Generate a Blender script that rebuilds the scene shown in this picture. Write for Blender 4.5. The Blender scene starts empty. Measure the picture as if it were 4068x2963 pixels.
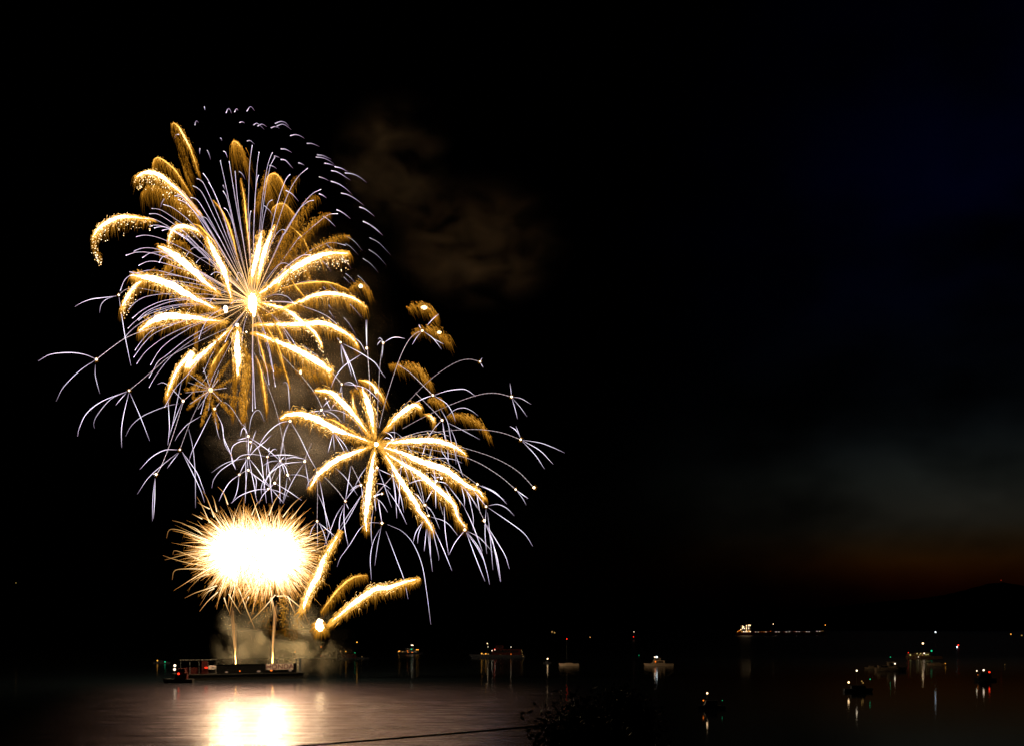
import bpy, math, random
import numpy as np
from mathutils import Vector

# ------------------------------------------------------------------ camera, world, exposure
scene = bpy.context.scene
col = scene.collection
F = 3955.0            # focal length counted in photograph pixels (35 mm lens, 4068 px across 36 mm)
CX, HY = 2034.0, 2490.0   # optical axis column and horizon row
CAMH = 25.0

cam_data = bpy.data.cameras.new("camera")
cam_data.sensor_width = 36.0
cam_data.lens = 36.0 * F / 4068.0
cam_data.clip_start = 0.5
cam_data.clip_end = 90000.0
cam_data.shift_y = (HY - 2963 / 2.0) / 4068.0
camera = bpy.data.objects.new("camera", cam_data)
camera.location = (0, 0, CAMH)
camera.rotation_euler = (math.radians(90), 0, 0)
col.objects.link(camera)
scene.camera = camera

world = bpy.data.worlds.new("World")
scene.world = world
world.use_nodes = True
wn, wl = world.node_tree.nodes, world.node_tree.links
wn.clear()
w_out = wn.new("ShaderNodeOutputWorld")
w_bg = wn.new("ShaderNodeBackground")
sky = wn.new("ShaderNodeTexSky")
sky.sky_type = 'NISHITA'
sky.sun_disc = False
sky.sun_elevation = math.radians(-5.0)       # the sun has set behind the hills on the right
sky.sun_rotation = math.radians(48)
sky.altitude = 0
sky.air_density = 1.0
sky.dust_density = 3.0
sky.ozone_density = 1.0
# the last light is left only low in the west (right); the rest of the night sky is nearly black
w_tc = wn.new("ShaderNodeTexCoord"); w_sep = wn.new("ShaderNodeSeparateXYZ"); wl.new(w_tc.outputs["Generated"], w_sep.inputs[0])
w_ramp = wn.new("ShaderNodeValToRGB"); wl.new(w_sep.outputs["Z"], w_ramp.inputs["Fac"])
stops = [(0.0, (.6, .10, .02)), (.035, (.8, .2, .04)), (.062, (1.6, .75, .22)), (.095, (1.2, 1.1, 1.1)), (.14, (1.15, 1.18, 1.08)), (.21, (.25, .3, .36)), (.28, (.12, .17, .5)), (.36, (.08, .13, 1.1)), (.55, (.05, .05, .6)), (.8, (.03, .03, .3))]
for i, (p_, c_) in enumerate(stops):
    e_ = w_ramp.color_ramp.elements[i] if i < 2 else w_ramp.color_ramp.elements.new(p_)
    e_.position = p_; e_.color = c_ + (1,)
w_az = wn.new("ShaderNodeMapRange"); w_az.interpolation_type = 'SMOOTHSTEP'
w_az.inputs["From Min"].default_value = 0.07; w_az.inputs["From Max"].default_value = 0.50; w_az.inputs["To Min"].default_value = 0.03; w_az.inputs["To Max"].default_value = 1.25
wl.new(w_sep.outputs["X"], w_az.inputs["Value"])
w_map = wn.new("ShaderNodeMapping"); w_map.inputs["Scale"].default_value = (4, 4, 7); wl.new(w_tc.outputs["Generated"], w_map.inputs[0])
w_nz = wn.new("ShaderNodeTexNoise"); w_nz.inputs["Scale"].default_value = 1.6; w_nz.inputs["Detail"].default_value = 3; wl.new(w_map.outputs[0], w_nz.inputs["Vector"])
w_cl = wn.new("ShaderNodeMapRange"); w_cl.inputs["From Min"].default_value = .3; w_cl.inputs["From Max"].default_value = .65; w_cl.inputs["To Min"].default_value = .2; w_cl.inputs["To Max"].default_value = 1.5; wl.new(w_nz.outputs["Fac"], w_cl.inputs["Value"])
w_m1 = wn.new("ShaderNodeMath"); w_m1.operation = 'MULTIPLY'; wl.new(w_az.outputs[0], w_m1.inputs[0]); wl.new(w_cl.outputs[0], w_m1.inputs[1])
w_x1 = wn.new("ShaderNodeVectorMath"); w_x1.operation = 'MULTIPLY'; wl.new(sky.outputs[0], w_x1.inputs[0]); wl.new(w_ramp.outputs[0], w_x1.inputs[1])
w_x2 = wn.new("ShaderNodeVectorMath"); w_x2.operation = 'SCALE'; wl.new(w_x1.outputs[0], w_x2.inputs[0]); wl.new(w_m1.outputs[0], w_x2.inputs["Scale"])
wl.new(w_x2.outputs[0], w_bg.inputs[0])
w_bg.inputs[1].default_value = 0.12
wl.new(w_bg.outputs[0], w_out.inputs[0])

scene.view_settings.view_transform = 'Standard'
scene.view_settings.look = 'None'
scene.view_settings.gamma = 1.0
scene.view_settings.use_curve_mapping = False
scene.view_settings.exposure = 0.0
scene.render.engine = 'CYCLES'
cy = scene.cycles
cy.use_denoising = True
cy.denoiser = 'OPENIMAGEDENOISE'
cy.denoising_input_passes = 'RGB_ALBEDO'
world.cycles.sampling_method = 'NONE'
cy.max_bounces = 5
cy.diffuse_bounces = 2
cy.glossy_bounces = 2
cy.volume_bounces = 1
cy.sample_clamp_indirect = 0.0
cy.volume_step_rate = 0.6
cy.volume_max_steps = 256
scene.render.filter_size = 1.5

# ------------------------------------------------------------------ helpers
def at(px, py, Y):
    """world point of photograph pixel (px, py) at forward distance Y"""
    return Vector(((px - CX) / F * Y, Y, CAMH + (HY - py) / F * Y))

def water_y(py):
    """distance of a point of the water surface seen on row py"""
    return CAMH * F / (py - HY)

def empty(name, loc, label=None, cat=None, group=None, rz=0.0):
    o = bpy.data.objects.new(name, None)
    o.empty_display_size = 1.0
    o.location = loc
    o.rotation_euler = (0, 0, rz)
    col.objects.link(o)
    tag(o, label, cat, group)
    return o

def tag(o, label=None, cat=None, group=None, kind=None):
    if label: o["label"] = label
    if cat: o["category"] = cat
    if group: o["group"] = group
    if kind: o["kind"] = kind
    return o

class MB:
    """collects tubes, boxes and blobs with an emission colour per vertex"""
    def __init__(s):
        s.v, s.f, s.c = [], [], []
    def add(s, verts, faces, cols=None):
        b = len(s.v)
        s.v.extend(verts)
        s.f.extend([tuple(i + b for i in f) for f in faces])
        s.c.extend(cols if cols is not None else [(0, 0, 0)] * len(verts))
    def tube(s, pts, rad, cols, n=4):
        m = len(pts)
        verts, faces, cc = [], [], []
        prev = None
        for i in range(m):
            a, b = pts[max(i - 1, 0)], pts[min(i + 1, m - 1)]
            t = (b - a)
            t = t.normalized() if t.length > 1e-9 else Vector((0, 0, 1))
            if prev is None:
                u = t.cross(Vector((0, 1, 0)))
                if u.length < 1e-3: u = t.cross(Vector((1, 0, 0)))
            else:
                u = prev - t * prev.dot(t)
                if u.length < 1e-4: u = t.cross(Vector((0, 1, 0)))
            u.normalize(); prev = u
            w = t.cross(u)
            for k in range(n):
                an = 2 * math.pi * k / n
                verts.append(tuple(pts[i] + (u * math.cos(an) + w * math.sin(an)) * rad[i]))
                cc.append(cols[i])
        for i in range(m - 1):
            for k in range(n):
                k2 = (k + 1) % n
                faces.append((i * n + k, i * n + k2, (i + 1) * n + k2, (i + 1) * n + k))
        faces.append(tuple(range(n - 1, -1, -1)))
        faces.append(tuple((m - 1) * n + k for k in range(n)))
        s.add(verts, faces, cc)
    def box(s, x0, x1, y0, y1, z0, z1, c=(0, 0, 0)):
        v = [(x, y, z) for z in (z0, z1) for y in (y0, y1) for x in (x0, x1)]
        f = [(0, 2, 3, 1), (4, 5, 7, 6), (0, 1, 5, 4), (2, 6, 7, 3), (0, 4, 6, 2), (1, 3, 7, 5)]
        s.add(v, f, [c] * 8)
    def ball(s, p, r, c, seg=8, rings=6, sq=(1, 1, 1), noise=0.0, rng=random):
        verts = [(p[0], p[1], p[2] - r * sq[2])]
        for i in range(1, rings):
            th = math.pi * i / rings - math.pi / 2
            for k in range(seg):
                ph = 2 * math.pi * k / seg
                rr = r * (1 + noise * (rng.random() - 0.5))
                verts.append((p[0] + rr * sq[0] * math.cos(th) * math.cos(ph), p[1] + rr * sq[1] * math.cos(th) * math.sin(ph), p[2] + rr * sq[2] * math.sin(th)))
        verts.append((p[0], p[1], p[2] + r * sq[2]))
        faces = [(0, 1 + (k + 1) % seg, 1 + k) for k in range(seg)]
        for i in range(rings - 2):
            a = 1 + i * seg
            for k in range(seg):
                k2 = (k + 1) % seg
                faces.append((a + k, a + k2, a + seg + k2, a + seg + k))
        L = len(verts) - 1
        a = 1 + (rings - 2) * seg
        faces += [(a + k, a + (k + 1) % seg, L) for k in range(seg)]
        s.add(verts, faces, [c] * len(verts))
    def build(s, name, mat, parent=None, glow=False, smooth=False, world=True):
        me = bpy.data.meshes.new(name)
        vv = s.v
        if parent is not None and world:       # points were given in world space
            inv = parent_matrix(parent).inverted()
            vv = [tuple(inv @ Vector(p)) for p in s.v]
        me.from_pydata(vv, [], s.f)
        if glow:
            a = me.color_attributes.new("glow", 'FLOAT_COLOR', 'POINT')
            arr = np.ones((len(s.v), 4), dtype=np.float32)
            arr[:, :3] = np.array(s.c, dtype=np.float32)
            a.data.foreach_set("color", arr.ravel())
        if smooth:
            me.polygons.foreach_set("use_smooth", [True] * len(me.polygons))
        me.materials.append(mat)
        me.update()
        o = bpy.data.objects.new(name, me)
        col.objects.link(o)
        if parent is not None: o.parent = parent
        if getattr(s, "core", None): s.core.build("glowing_core", COMET, o)
        return o

from mathutils import Matrix
def parent_matrix(o):
    m = Matrix.Translation(o.location) @ o.rotation_euler.to_matrix().to_4x4()
    return parent_matrix(o.parent) @ m if o.parent else m

# ------------------------------------------------------------------ materials
def pmat(name, base, rough=0.6, metal=0.0, vary=0.25, scale=2.0):
    m = bpy.data.materials.new(name)
    m.use_nodes = True
    nt = m.node_tree
    b = nt.nodes["Principled BSDF"]
    b.inputs["Roughness"].default_value = rough
    b.inputs["Metallic"].default_value = metal
    b.inputs["Specular IOR Level"].default_value = (0.0 if max(base) < 0.009 else 0.1) if max(base) < 0.1 and rough > .3 else 0.5
    n = nt.nodes.new("ShaderNodeTexNoise"); n.inputs["Scale"].default_value = scale; n.inputs["Detail"].default_value = 5
    r = nt.nodes.new("ShaderNodeValToRGB")
    r.color_ramp.elements[0].position = 0.3; r.color_ramp.elements[1].position = 0.7
    r.color_ramp.elements[0].color = tuple(c * (1 - vary) for c in base) + (1,)
    r.color_ramp.elements[1].color = tuple(min(1, c * (1 + vary)) for c in base) + (1,)
    tc = nt.nodes.new("ShaderNodeTexCoord")
    nt.links.new(tc.outputs["Object"], n.inputs["Vector"])
    nt.links.new(n.outputs["Fac"], r.inputs["Fac"])
    nt.links.new(r.outputs["Color"], b.inputs["Base Color"])
    return m

def glow_mat(name, sample=False):
    m = bpy.data.materials.new(name)
    m.use_nodes = True
    nt = m.node_tree; nt.nodes.clear()
    o = nt.nodes.new("ShaderNodeOutputMaterial"); e = nt.nodes.new("ShaderNodeEmission"); a = nt.nodes.new("ShaderNodeAttribute")
    a.attribute_name = "glow"
    nt.links.new(a.outputs["Color"], e.inputs["Color"]); e.inputs["Strength"].default_value = 1.0
    nt.links.new(e.outputs[0], o.inputs[0])
    m.cycles.emission_sampling = 'FRONT' if sample else 'NONE'
    return m

def lamp_mat(name, color, strength):
    m = bpy.data.materials.new(name)
    m.use_nodes = True
    nt = m.node_tree; nt.nodes.clear()
    o = nt.nodes.new("ShaderNodeOutputMaterial"); e = nt.nodes.new("ShaderNodeEmission")
    e.inputs["Color"].default_value = tuple(color) + (1,); e.inputs["Strength"].default_value = strength
    nt.links.new(e.outputs[0], o.inputs[0])
    m.cycles.emission_sampling = 'FRONT'
    return m

SPARK = glow_mat("burning_spark")
BODY = glow_mat("burning_flash")
COMET = lamp_mat("comet_core_fire", (1.0, 0.66, 0.42), 12)
LAMP = {
    'w': lamp_mat("white_lamp_light", (1.0, 0.80, 0.57), 2.6), 'y': lamp_mat("amber_lamp_light", (1.0, 0.44, 0.06), 1.6),
    'W': lamp_mat("bright_floodlight", (1.0, 0.66, 0.34), 3.6), 'o': lamp_mat("orange_lamp_light", (1.0, 0.22, 0.02), 1.6),
    'r': lamp_mat("red_lamp_light", (1.0, 0.03, 0.01), 2.5), 'g': lamp_mat("green_lamp_light", (0.01, 0.6, 0.25), 1.1),
    'c': lamp_mat("cool_lamp_light", (0.75, 0.9, 1.0), 3), 'd': lamp_mat("dim_amber_light", (0.8, 0.45, 0.12), 0.5),
    'l': lamp_mat("cabin_window_light", (0.75, 0.65, 0.22), 0.8), 'R': lamp_mat("dim_red_light", (0.5, 0.03, 0.01), 0.5),
    'p': lamp_mat("pale_cabin_light", (1.0, 0.62, 0.38), 0.16),
}

# ------------------------------------------------------------------ setting: water, far hills, near shore
def water_material():
    m = bpy.data.materials.new("night_sea")
    m.use_nodes = True
    nt = m.node_tree
    b = nt.nodes["Principled BSDF"]
    b.inputs["Base Color"].default_value = (0.004, 0.006, 0.008, 1)
    b.inputs["Roughness"].default_value = 0.16
    b.inputs["IOR"].default_value = 1.33
    tc = nt.nodes.new("ShaderNodeTexCoord")
    mp = nt.nodes.new("ShaderNodeMapping"); mp.inputs["Scale"].default_value = (0.10, 0.26, 0.2)
    nz = nt.nodes.new("ShaderNodeTexNoise"); nz.inputs["Scale"].default_value = 1.0; nz.inputs["Detail"].default_value = 4
    nz.inputs["Roughness"].default_value = 0.6
    bp = nt.nodes.new("ShaderNodeBump"); bp.inputs["Strength"].default_value = 1.0; bp.inputs["Distance"].default_value = 0.55
    nt.links.new(tc.outputs["Object"], mp.inputs["Vector"]); nt.links.new(mp.outputs[0], nz.inputs["Vector"])
    nt.links.new(nz.outputs["Fac"], bp.inputs["Height"]); nt.links.new(bp.outputs[0], b.inputs["Normal"])
    # patches of wind ruffle the surface more in some places
    n2 = nt.nodes.new("ShaderNodeTexNoise"); n2.inputs["Scale"].default_value = 1.0; n2.inputs["Detail"].default_value = 4; n2.inputs["Roughness"].default_value = .65
    mr = nt.nodes.new("ShaderNodeMapRange"); mr.inputs["To Min"].default_value = 0.17; mr.inputs["To Max"].default_value = 0.33
    mr.inputs["From Min"].default_value = 0.35; mr.inputs["From Max"].default_value = 0.65
    # the bay on the right and the far water lie calm
    sp = nt.nodes.new("ShaderNodeSeparateXYZ"); nt.links.new(tc.outputs["Object"], sp.inputs[0])
    m1 = nt.nodes.new("ShaderNodeMath"); m1.operation = 'MULTIPLY_ADD'; m1.inputs[1].default_value = -0.04; nt.links.new(sp.outputs["Y"], m1.inputs[0]); nt.links.new(sp.outputs["X"], m1.inputs[2])
    r1 = nt.nodes.new("ShaderNodeMapRange"); r1.interpolation_type = 'SMOOTHSTEP'; r1.inputs["From Min"].default_value = -28; r1.inputs["From Max"].default_value = 22; r1.inputs["To Min"].default_value = 1; r1.inputs["To Max"].default_value = 0
    r2 = nt.nodes.new("ShaderNodeMapRange"); r2.interpolation_type = 'SMOOTHSTEP'; r2.inputs["From Min"].default_value = 270; r2.inputs["From Max"].default_value = 475; r2.inputs["To Min"].default_value = 1; r2.inputs["To Max"].default_value = 0
    nt.links.new(m1.outputs[0], r1.inputs["Value"]); nt.links.new(sp.outputs["Y"], r2.inputs["Value"])
    m3 = nt.nodes.new("ShaderNodeMath"); m3.operation = 'MULTIPLY_ADD'; m3.inputs[1].default_value = 0.35; nt.links.new(sp.outputs["Y"], m3.inputs[0]); nt.links.new(sp.outputs["X"], m3.inputs[2])
    r3 = nt.nodes.new("ShaderNodeMapRange"); r3.interpolation_type = 'SMOOTHSTEP'; r3.inputs["From Min"].default_value = -45; r3.inputs["From Max"].default_value = 22; nt.links.new(m3.outputs[0], r3.inputs["Value"])
    r12 = nt.nodes.new("ShaderNodeMath"); r12.operation = 'MULTIPLY'; nt.links.new(r1.outputs[0], r12.inputs[0]); nt.links.new(r2.outputs[0], r12.inputs[1])
    rufl = nt.nodes.new("ShaderNodeMath"); rufl.operation = 'MULTIPLY'; nt.links.new(r12.outputs[0], rufl.inputs[0]); nt.links.new(r3.outputs[0], rufl.inputs[1])
    # open water farther out is choppy again
    r4 = nt.nodes.new("ShaderNodeMapRange"); r4.inputs["From Min"].default_value = 480; r4.inputs["From Max"].default_value = 900; r4.inputs["To Min"].default_value = .055; r4.inputs["To Max"].default_value = .34; nt.links.new(sp.outputs["Y"], r4.inputs["Value"])
    mx = nt.nodes.new("ShaderNodeMix"); nt.links.new(r4.outputs[0], mx.inputs["A"]); nt.links.new(rufl.outputs[0], mx.inputs["Factor"]); nt.links.new(mr.outputs[0], mx.inputs["B"])
    mp2 = nt.nodes.new("ShaderNodeMapping"); mp2.inputs["Scale"].default_value = (.05, .22, .1); nt.links.new(tc.outputs["Object"], mp2.inputs[0]); nt.links.new(mp2.outputs[0], n2.inputs["Vector"]); nt.links.new(n2.outputs["Fac"], mr.inputs["Value"])
    nt.links.new(mx.outputs[0], b.inputs["Roughness"])
    bm = nt.nodes.new("ShaderNodeMath"); bm.operation = 'MULTIPLY_ADD'; bm.inputs[1].default_value = 0.9; bm.inputs[2].default_value = 0.06; nt.links.new(rufl.outputs[0], bm.inputs[0]); nt.links.new(bm.outputs[0], bp.inputs["Strength"])
    # steeper wavelets between the long swells catch light from high up
    g2 = nt.nodes.new("ShaderNodeBsdfGlossy"); g2.inputs["Color"].default_value = (.58, .43, .51, 1); g2.inputs["Roughness"].default_value = 0.45  # mauve of the fireworks' sheen is put into this gloss colour
    nt.links.new(bp.outputs[0], g2.inputs["Normal"])
    mf = nt.nodes.new("ShaderNodeMath"); mf.operation = 'MULTIPLY'; mf.inputs[1].default_value = 0.25; rp = nt.nodes.new("ShaderNodeMapRange"); rp.inputs["From Min"].default_value = .3; rp.inputs["From Max"].default_value = .7; rp.inputs["To Min"].default_value = .45; rp.inputs["To Max"].default_value = 1.5; nt.links.new(n2.outputs["Fac"], rp.inputs["Value"])
    mrp = nt.nodes.new("ShaderNodeMath"); mrp.operation = 'MULTIPLY'; nt.links.new(rufl.outputs[0], mrp.inputs[0]); nt.links.new(rp.outputs[0], mrp.inputs[1]); nt.links.new(mrp.outputs[0], mf.inputs[0])
    ms = nt.nodes.new("ShaderNodeMixShader"); nt.links.new(mf.outputs[0], ms.inputs[0]); nt.links.new(b.outputs[0], ms.inputs[1]); nt.links.new(g2.outputs[0], ms.inputs[2])
    nt.links.new(ms.outputs[0], nt.nodes["Material Output"].inputs[0])
    return m

mb = MB()
xs = [-42000, -6000, -1500, -500, 0, 500, 1500, 6000, 42000]
ys = [60, 150, 300, 500, 800, 1500, 4000, 12000, 60000]
mb.add([(x, y, 0) for y in ys for x in xs], [(j * 9 + i, j * 9 + i + 1, (j + 1) * 9 + i + 1, (j + 1) * 9 + i) for j in range(8) for i in range(8)])
tag(mb.build("water", water_material()), "dark calm sea with the glare of the fireworks on it", kind="structure")

def ridge(name, prof, Y, label):
    rng = random.Random(4)
    m = MB(); vs = []; k = 0
    pts = []
    for (a, b) in zip(prof[:-1], prof[1:]):
        n = max(1, int((b[0] - a[0]) / 14))
        for i in range(n):
            t = i / n
            pts.append((a[0] + (b[0] - a[0]) * t, a[1] + (b[1] - a[1]) * t + rng.uniform(-1.6, 1.6)))
    pts.append(prof[-1])
    for (px, py) in pts:
        top = at(px, py, Y)
        h = top.z
        vs += [(top.x, Y - 900, -2), (top.x, Y - 400, h * 0.62), tuple(top), (top.x, Y + 700, h * 0.55), (top.x, Y + 1600, -2)]
    n = len(pts)
    m.add(vs, [(i * 5 + j, i * 5 + j + 5, i * 5 + j + 6, i * 5 + j + 1) for i in range(n - 1) for j in range(4)])
    o = m.build(name, pmat(name + "_forest", (0.003, 0.004, 0.003), 0.98, scale=0.004))
    return tag(o, label, kind="structure")

ridge("hills", [(2900, 2462), (3150, 2425), (3300, 2408), (3500, 2388), (3640, 2378), (3750, 2362), (3850, 2338), (3920, 2318), (3985, 2312), (4040, 2318), (4100, 2332), (4400, 2350), (5200, 2370)], 9000,
      "black wooded hill rising at the right against the last glow")
ridge("far_shore", [(-1500, 2440), (-400, 2448), (300, 2462), (900, 2470), (1600, 2474), (2300, 2478), (3000, 2474), (3300, 2470)], 11000,
      "low black shoreline along the horizon")

mb = MB()
gx = [-120 + 12 * i for i in range(21)]; gy = [-30 + 12 * j for j in range(11)]
rng = random.Random(2)
mb.add([(x, y, max(-1.5, 7.0 - max(0, y - 20) * 0.10 + rng.uniform(-.4, .4))) for y in gy for x in gx],
       [(j * 21 + i, j * 21 + i + 1, (j + 1) * 21 + i + 1, (j + 1) * 21 + i) for j in range(10) for i in range(20)])
tag(mb.build("shore_ground", pmat("dark_grass", (0.035, 0.045, 0.02), 0.95)), "grassy bank below the camera", kind="structure")

# ------------------------------------------------------------------ fireworks
# The paths were surveyed from enlarged crops; each letter is a crop's (left, top, enlargement).
REG = {'A': (300, 380, 2.835), 'B': (800, 380, 2.835), 'C': (300, 900, 2.835), 'D': (900, 900, 2.835), 'E': (100, 1380, 2.295),
       'F': (800, 1400, 2.753), 'G': (1200, 1200, 3.303), 'H': (1600, 1400, 2.753), 'I': (1200, 1800, 2.268), 'J': (600, 1900, 2.754),
       'K': (700, 1000, 4.536), 'L': (840, 1680, 5.163), 'M': (1200, 1480, 5.163), 'N': (1550, 1700, 5.163), 'P': (1250, 1850, 5.163),
       'S': (0, 0, 1.0)}

def path(row):
    out, reg = [], None
    for tok in row.split():
        if tok in REG: reg = REG[tok]; continue
        x, y = tok.split(',')
        out.append((reg[0] + float(x) / reg[2], reg[1] + float(y) / reg[2]))
    return out

def smooth(p, step=7.0, nmin=4, nmax=80):
    """evenly spaced points on a Catmull-Rom curve through p (photograph pixels)"""
    p = np.array(p, dtype=float)
    if len(p) == 2:
        dense = p[0] + (p[1] - p[0]) * np.linspace(0, 1, 24)[:, None]
    else:
        q = np.vstack([2 * p[0] - p[1], p, 2 * p[-1] - p[-2]])
        dense = []
        for i in range(len(p) - 1):
            a, b, c, d = q[i], q[i + 1], q[i + 2], q[i + 3]
            for t in np.linspace(0, 1, 16, endpoint=(i == len(p) - 2)):
                m1, m2 = (c - a) / 2, (d - b) / 2
                h = np.array([2*t**3 - 3*t**2 + 1, t**3 - 2*t**2 + t, -2*t**3 + 3*t**2, t**3 - t**2])
                dense.append(h[0] * b + h[1] * m1 + h[2] * c + h[3] * m2)
        dense = np.array(dense)
    seg = np.r_[0, np.cumsum(np.hypot(*np.diff(dense, axis=0).T))]
    n = int(min(nmax, max(nmin, seg[-1] / step)))
    s = np.linspace(0, seg[-1], n)
    return np.c_[np.interp(s, seg, dense[:, 0]), np.interp(s, seg, dense[:, 1])], seg[-1]

def lerp(a, b, t): return tuple(x + (y - x) * t for x, y in zip(a, b))
def scale(c, k): return tuple(x * k for x in c)
def ramp(stops, t):
    for (t0, c0), (t1, c1) in zip(stops[:-1], stops[1:]):
        if t <= t1: return lerp(c0, c1, max(0, (t - t0) / (t1 - t0)))
    return stops[-1][1]

MET = 494.0 / F       # metres per photograph pixel at the fireworks
HEAT = [(0.0, (0.010, 0.003, 0.0003)), (0.2, (0.15, 0.055, 0.003)), (0.5, (0.85, 0.345, 0.025)), (0.8, (2.3, 1.2, 0.22)), (1.0, (5.0, 3.6, 1.7))]
def heat(h): return ramp(HEAT, max(0.0, min(1.0, h)))

class Burst:
    """a shell that broke at one point: gives every star its own depth inside the ball of stars"""
    def __init__(s, c, R, Y):
        s.c, s.R, s.Y = np.array(c), R, Y
    def depth_end(s, tip, rng):
        r = math.hypot(tip[0] - s.c[0], tip[1] - s.c[1])
        d = math.sqrt(max((0.15 * s.R) ** 2, s.R ** 2 - r * r))
        return rng.choice((-1, 1)) * d * rng.uniform(0.5, 1.0) * MET
    def lift(s, pts, d0, d1):
        n = len(pts)
        return [at(p[0], p[1], s.Y + d0 + (d1 - d0) * i / max(1, n - 1)) for i, p in enumerate(pts)]

LILAC, PINK, ORANGE = (1.28, 1.06, 1.36), (0.62, 0.36, 0.62), (2.6, 1.5, 0.55)
WHITE_L = (2.1, 1.9, 2.3)

def star_trail_mesh(B, row, rng, gold=0.24):
    p, L = smooth(path(row)[::-1], 9)
    p = np.vstack([B.c, p]) if np.hypot(*(p[0] - B.c)) > 6 else p
    p, L = smooth(p[:: max(1, len(p) // 12)].tolist() + [p[-1].tolist()] if len(p) > 14 else p, 9)
    n = len(p); d = B.depth_end(p[-1], rng)
    w = B.lift(p, 0, d); k = rng.uniform(0.75, 1.25)
    cols, rad = [], []
    for i in range(n):
        t = i / (n - 1)
        c = ramp([(0, ORANGE), (gold, (1.8, 1.1, 0.5)), (gold + 0.16, (0.95, 0.72, 0.85)), (0.7, LILAC), (0.93, LILAC), (1, WHITE_L)], t)
        cols.append(scale(c, .95 * k * rng.uniform(0.8, 1.2)))
        rad.append(MET * (0.52 + 0.22 * t + (0.5 if i == n - 1 else 0)) * (0.8 + 0.2 * k))
    m = MB(); m.tube(w, rad, cols); return m

def leg_mesh(B, row, rng, d0, stem=False):
    p, L = smooth(path(row), 8)
    n = len(p); d1 = d0 + rng.uniform(-0.35, 0.35) * L * MET
    w = B.lift(p, d0, d1); k = rng.uniform(0.45, 1.12)
    cols, rad = [], []
    for i in range(n):
        t = i / (n - 1)
        if stem:      # the strobing tail of a star before it splits
            c = lerp((1.7, 1.5, 1.6), (0.8, 0.45, 0.42), (i % 2) * 0.75)
            cols.append(scale(c, k * (1.0 - 0.35 * t))); rad.append(MET * 0.72)
        else:
            b = math.sin(math.pi * min(1, max(0, 0.06 + 0.90 * t))) ** 0.7
            c = lerp(PINK, WHITE_L, b)
            cols.append(scale(c, k * (0.30 + 0.85 * b))); rad.append(MET * (0.36 + 0.56 * b))
    m = MB(); m.tube(w, rad, cols); return m, w[0]

def hair(m, base, d1, g, L, r, h0, h1, Y, dY):
    """one spark thrown from the star at base, falling along a short arc"""
    pts, cols, rad = [], [], []
    for i, s in enumerate((0.0, 0.5, 1.0)):
        x = base[0] + d1[0] * L * s + g[0] * L * s * s
        y = base[1] + d1[1] * L * s + g[1] * L * s * s
        pts.append(at(x, y, Y + dY)); cols.append(heat(h0 + (h1 - h0) * s)); rad.append(r * (1, 0.8, 0.25)[i])
    m.tube(pts, rad, cols, 3)

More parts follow.
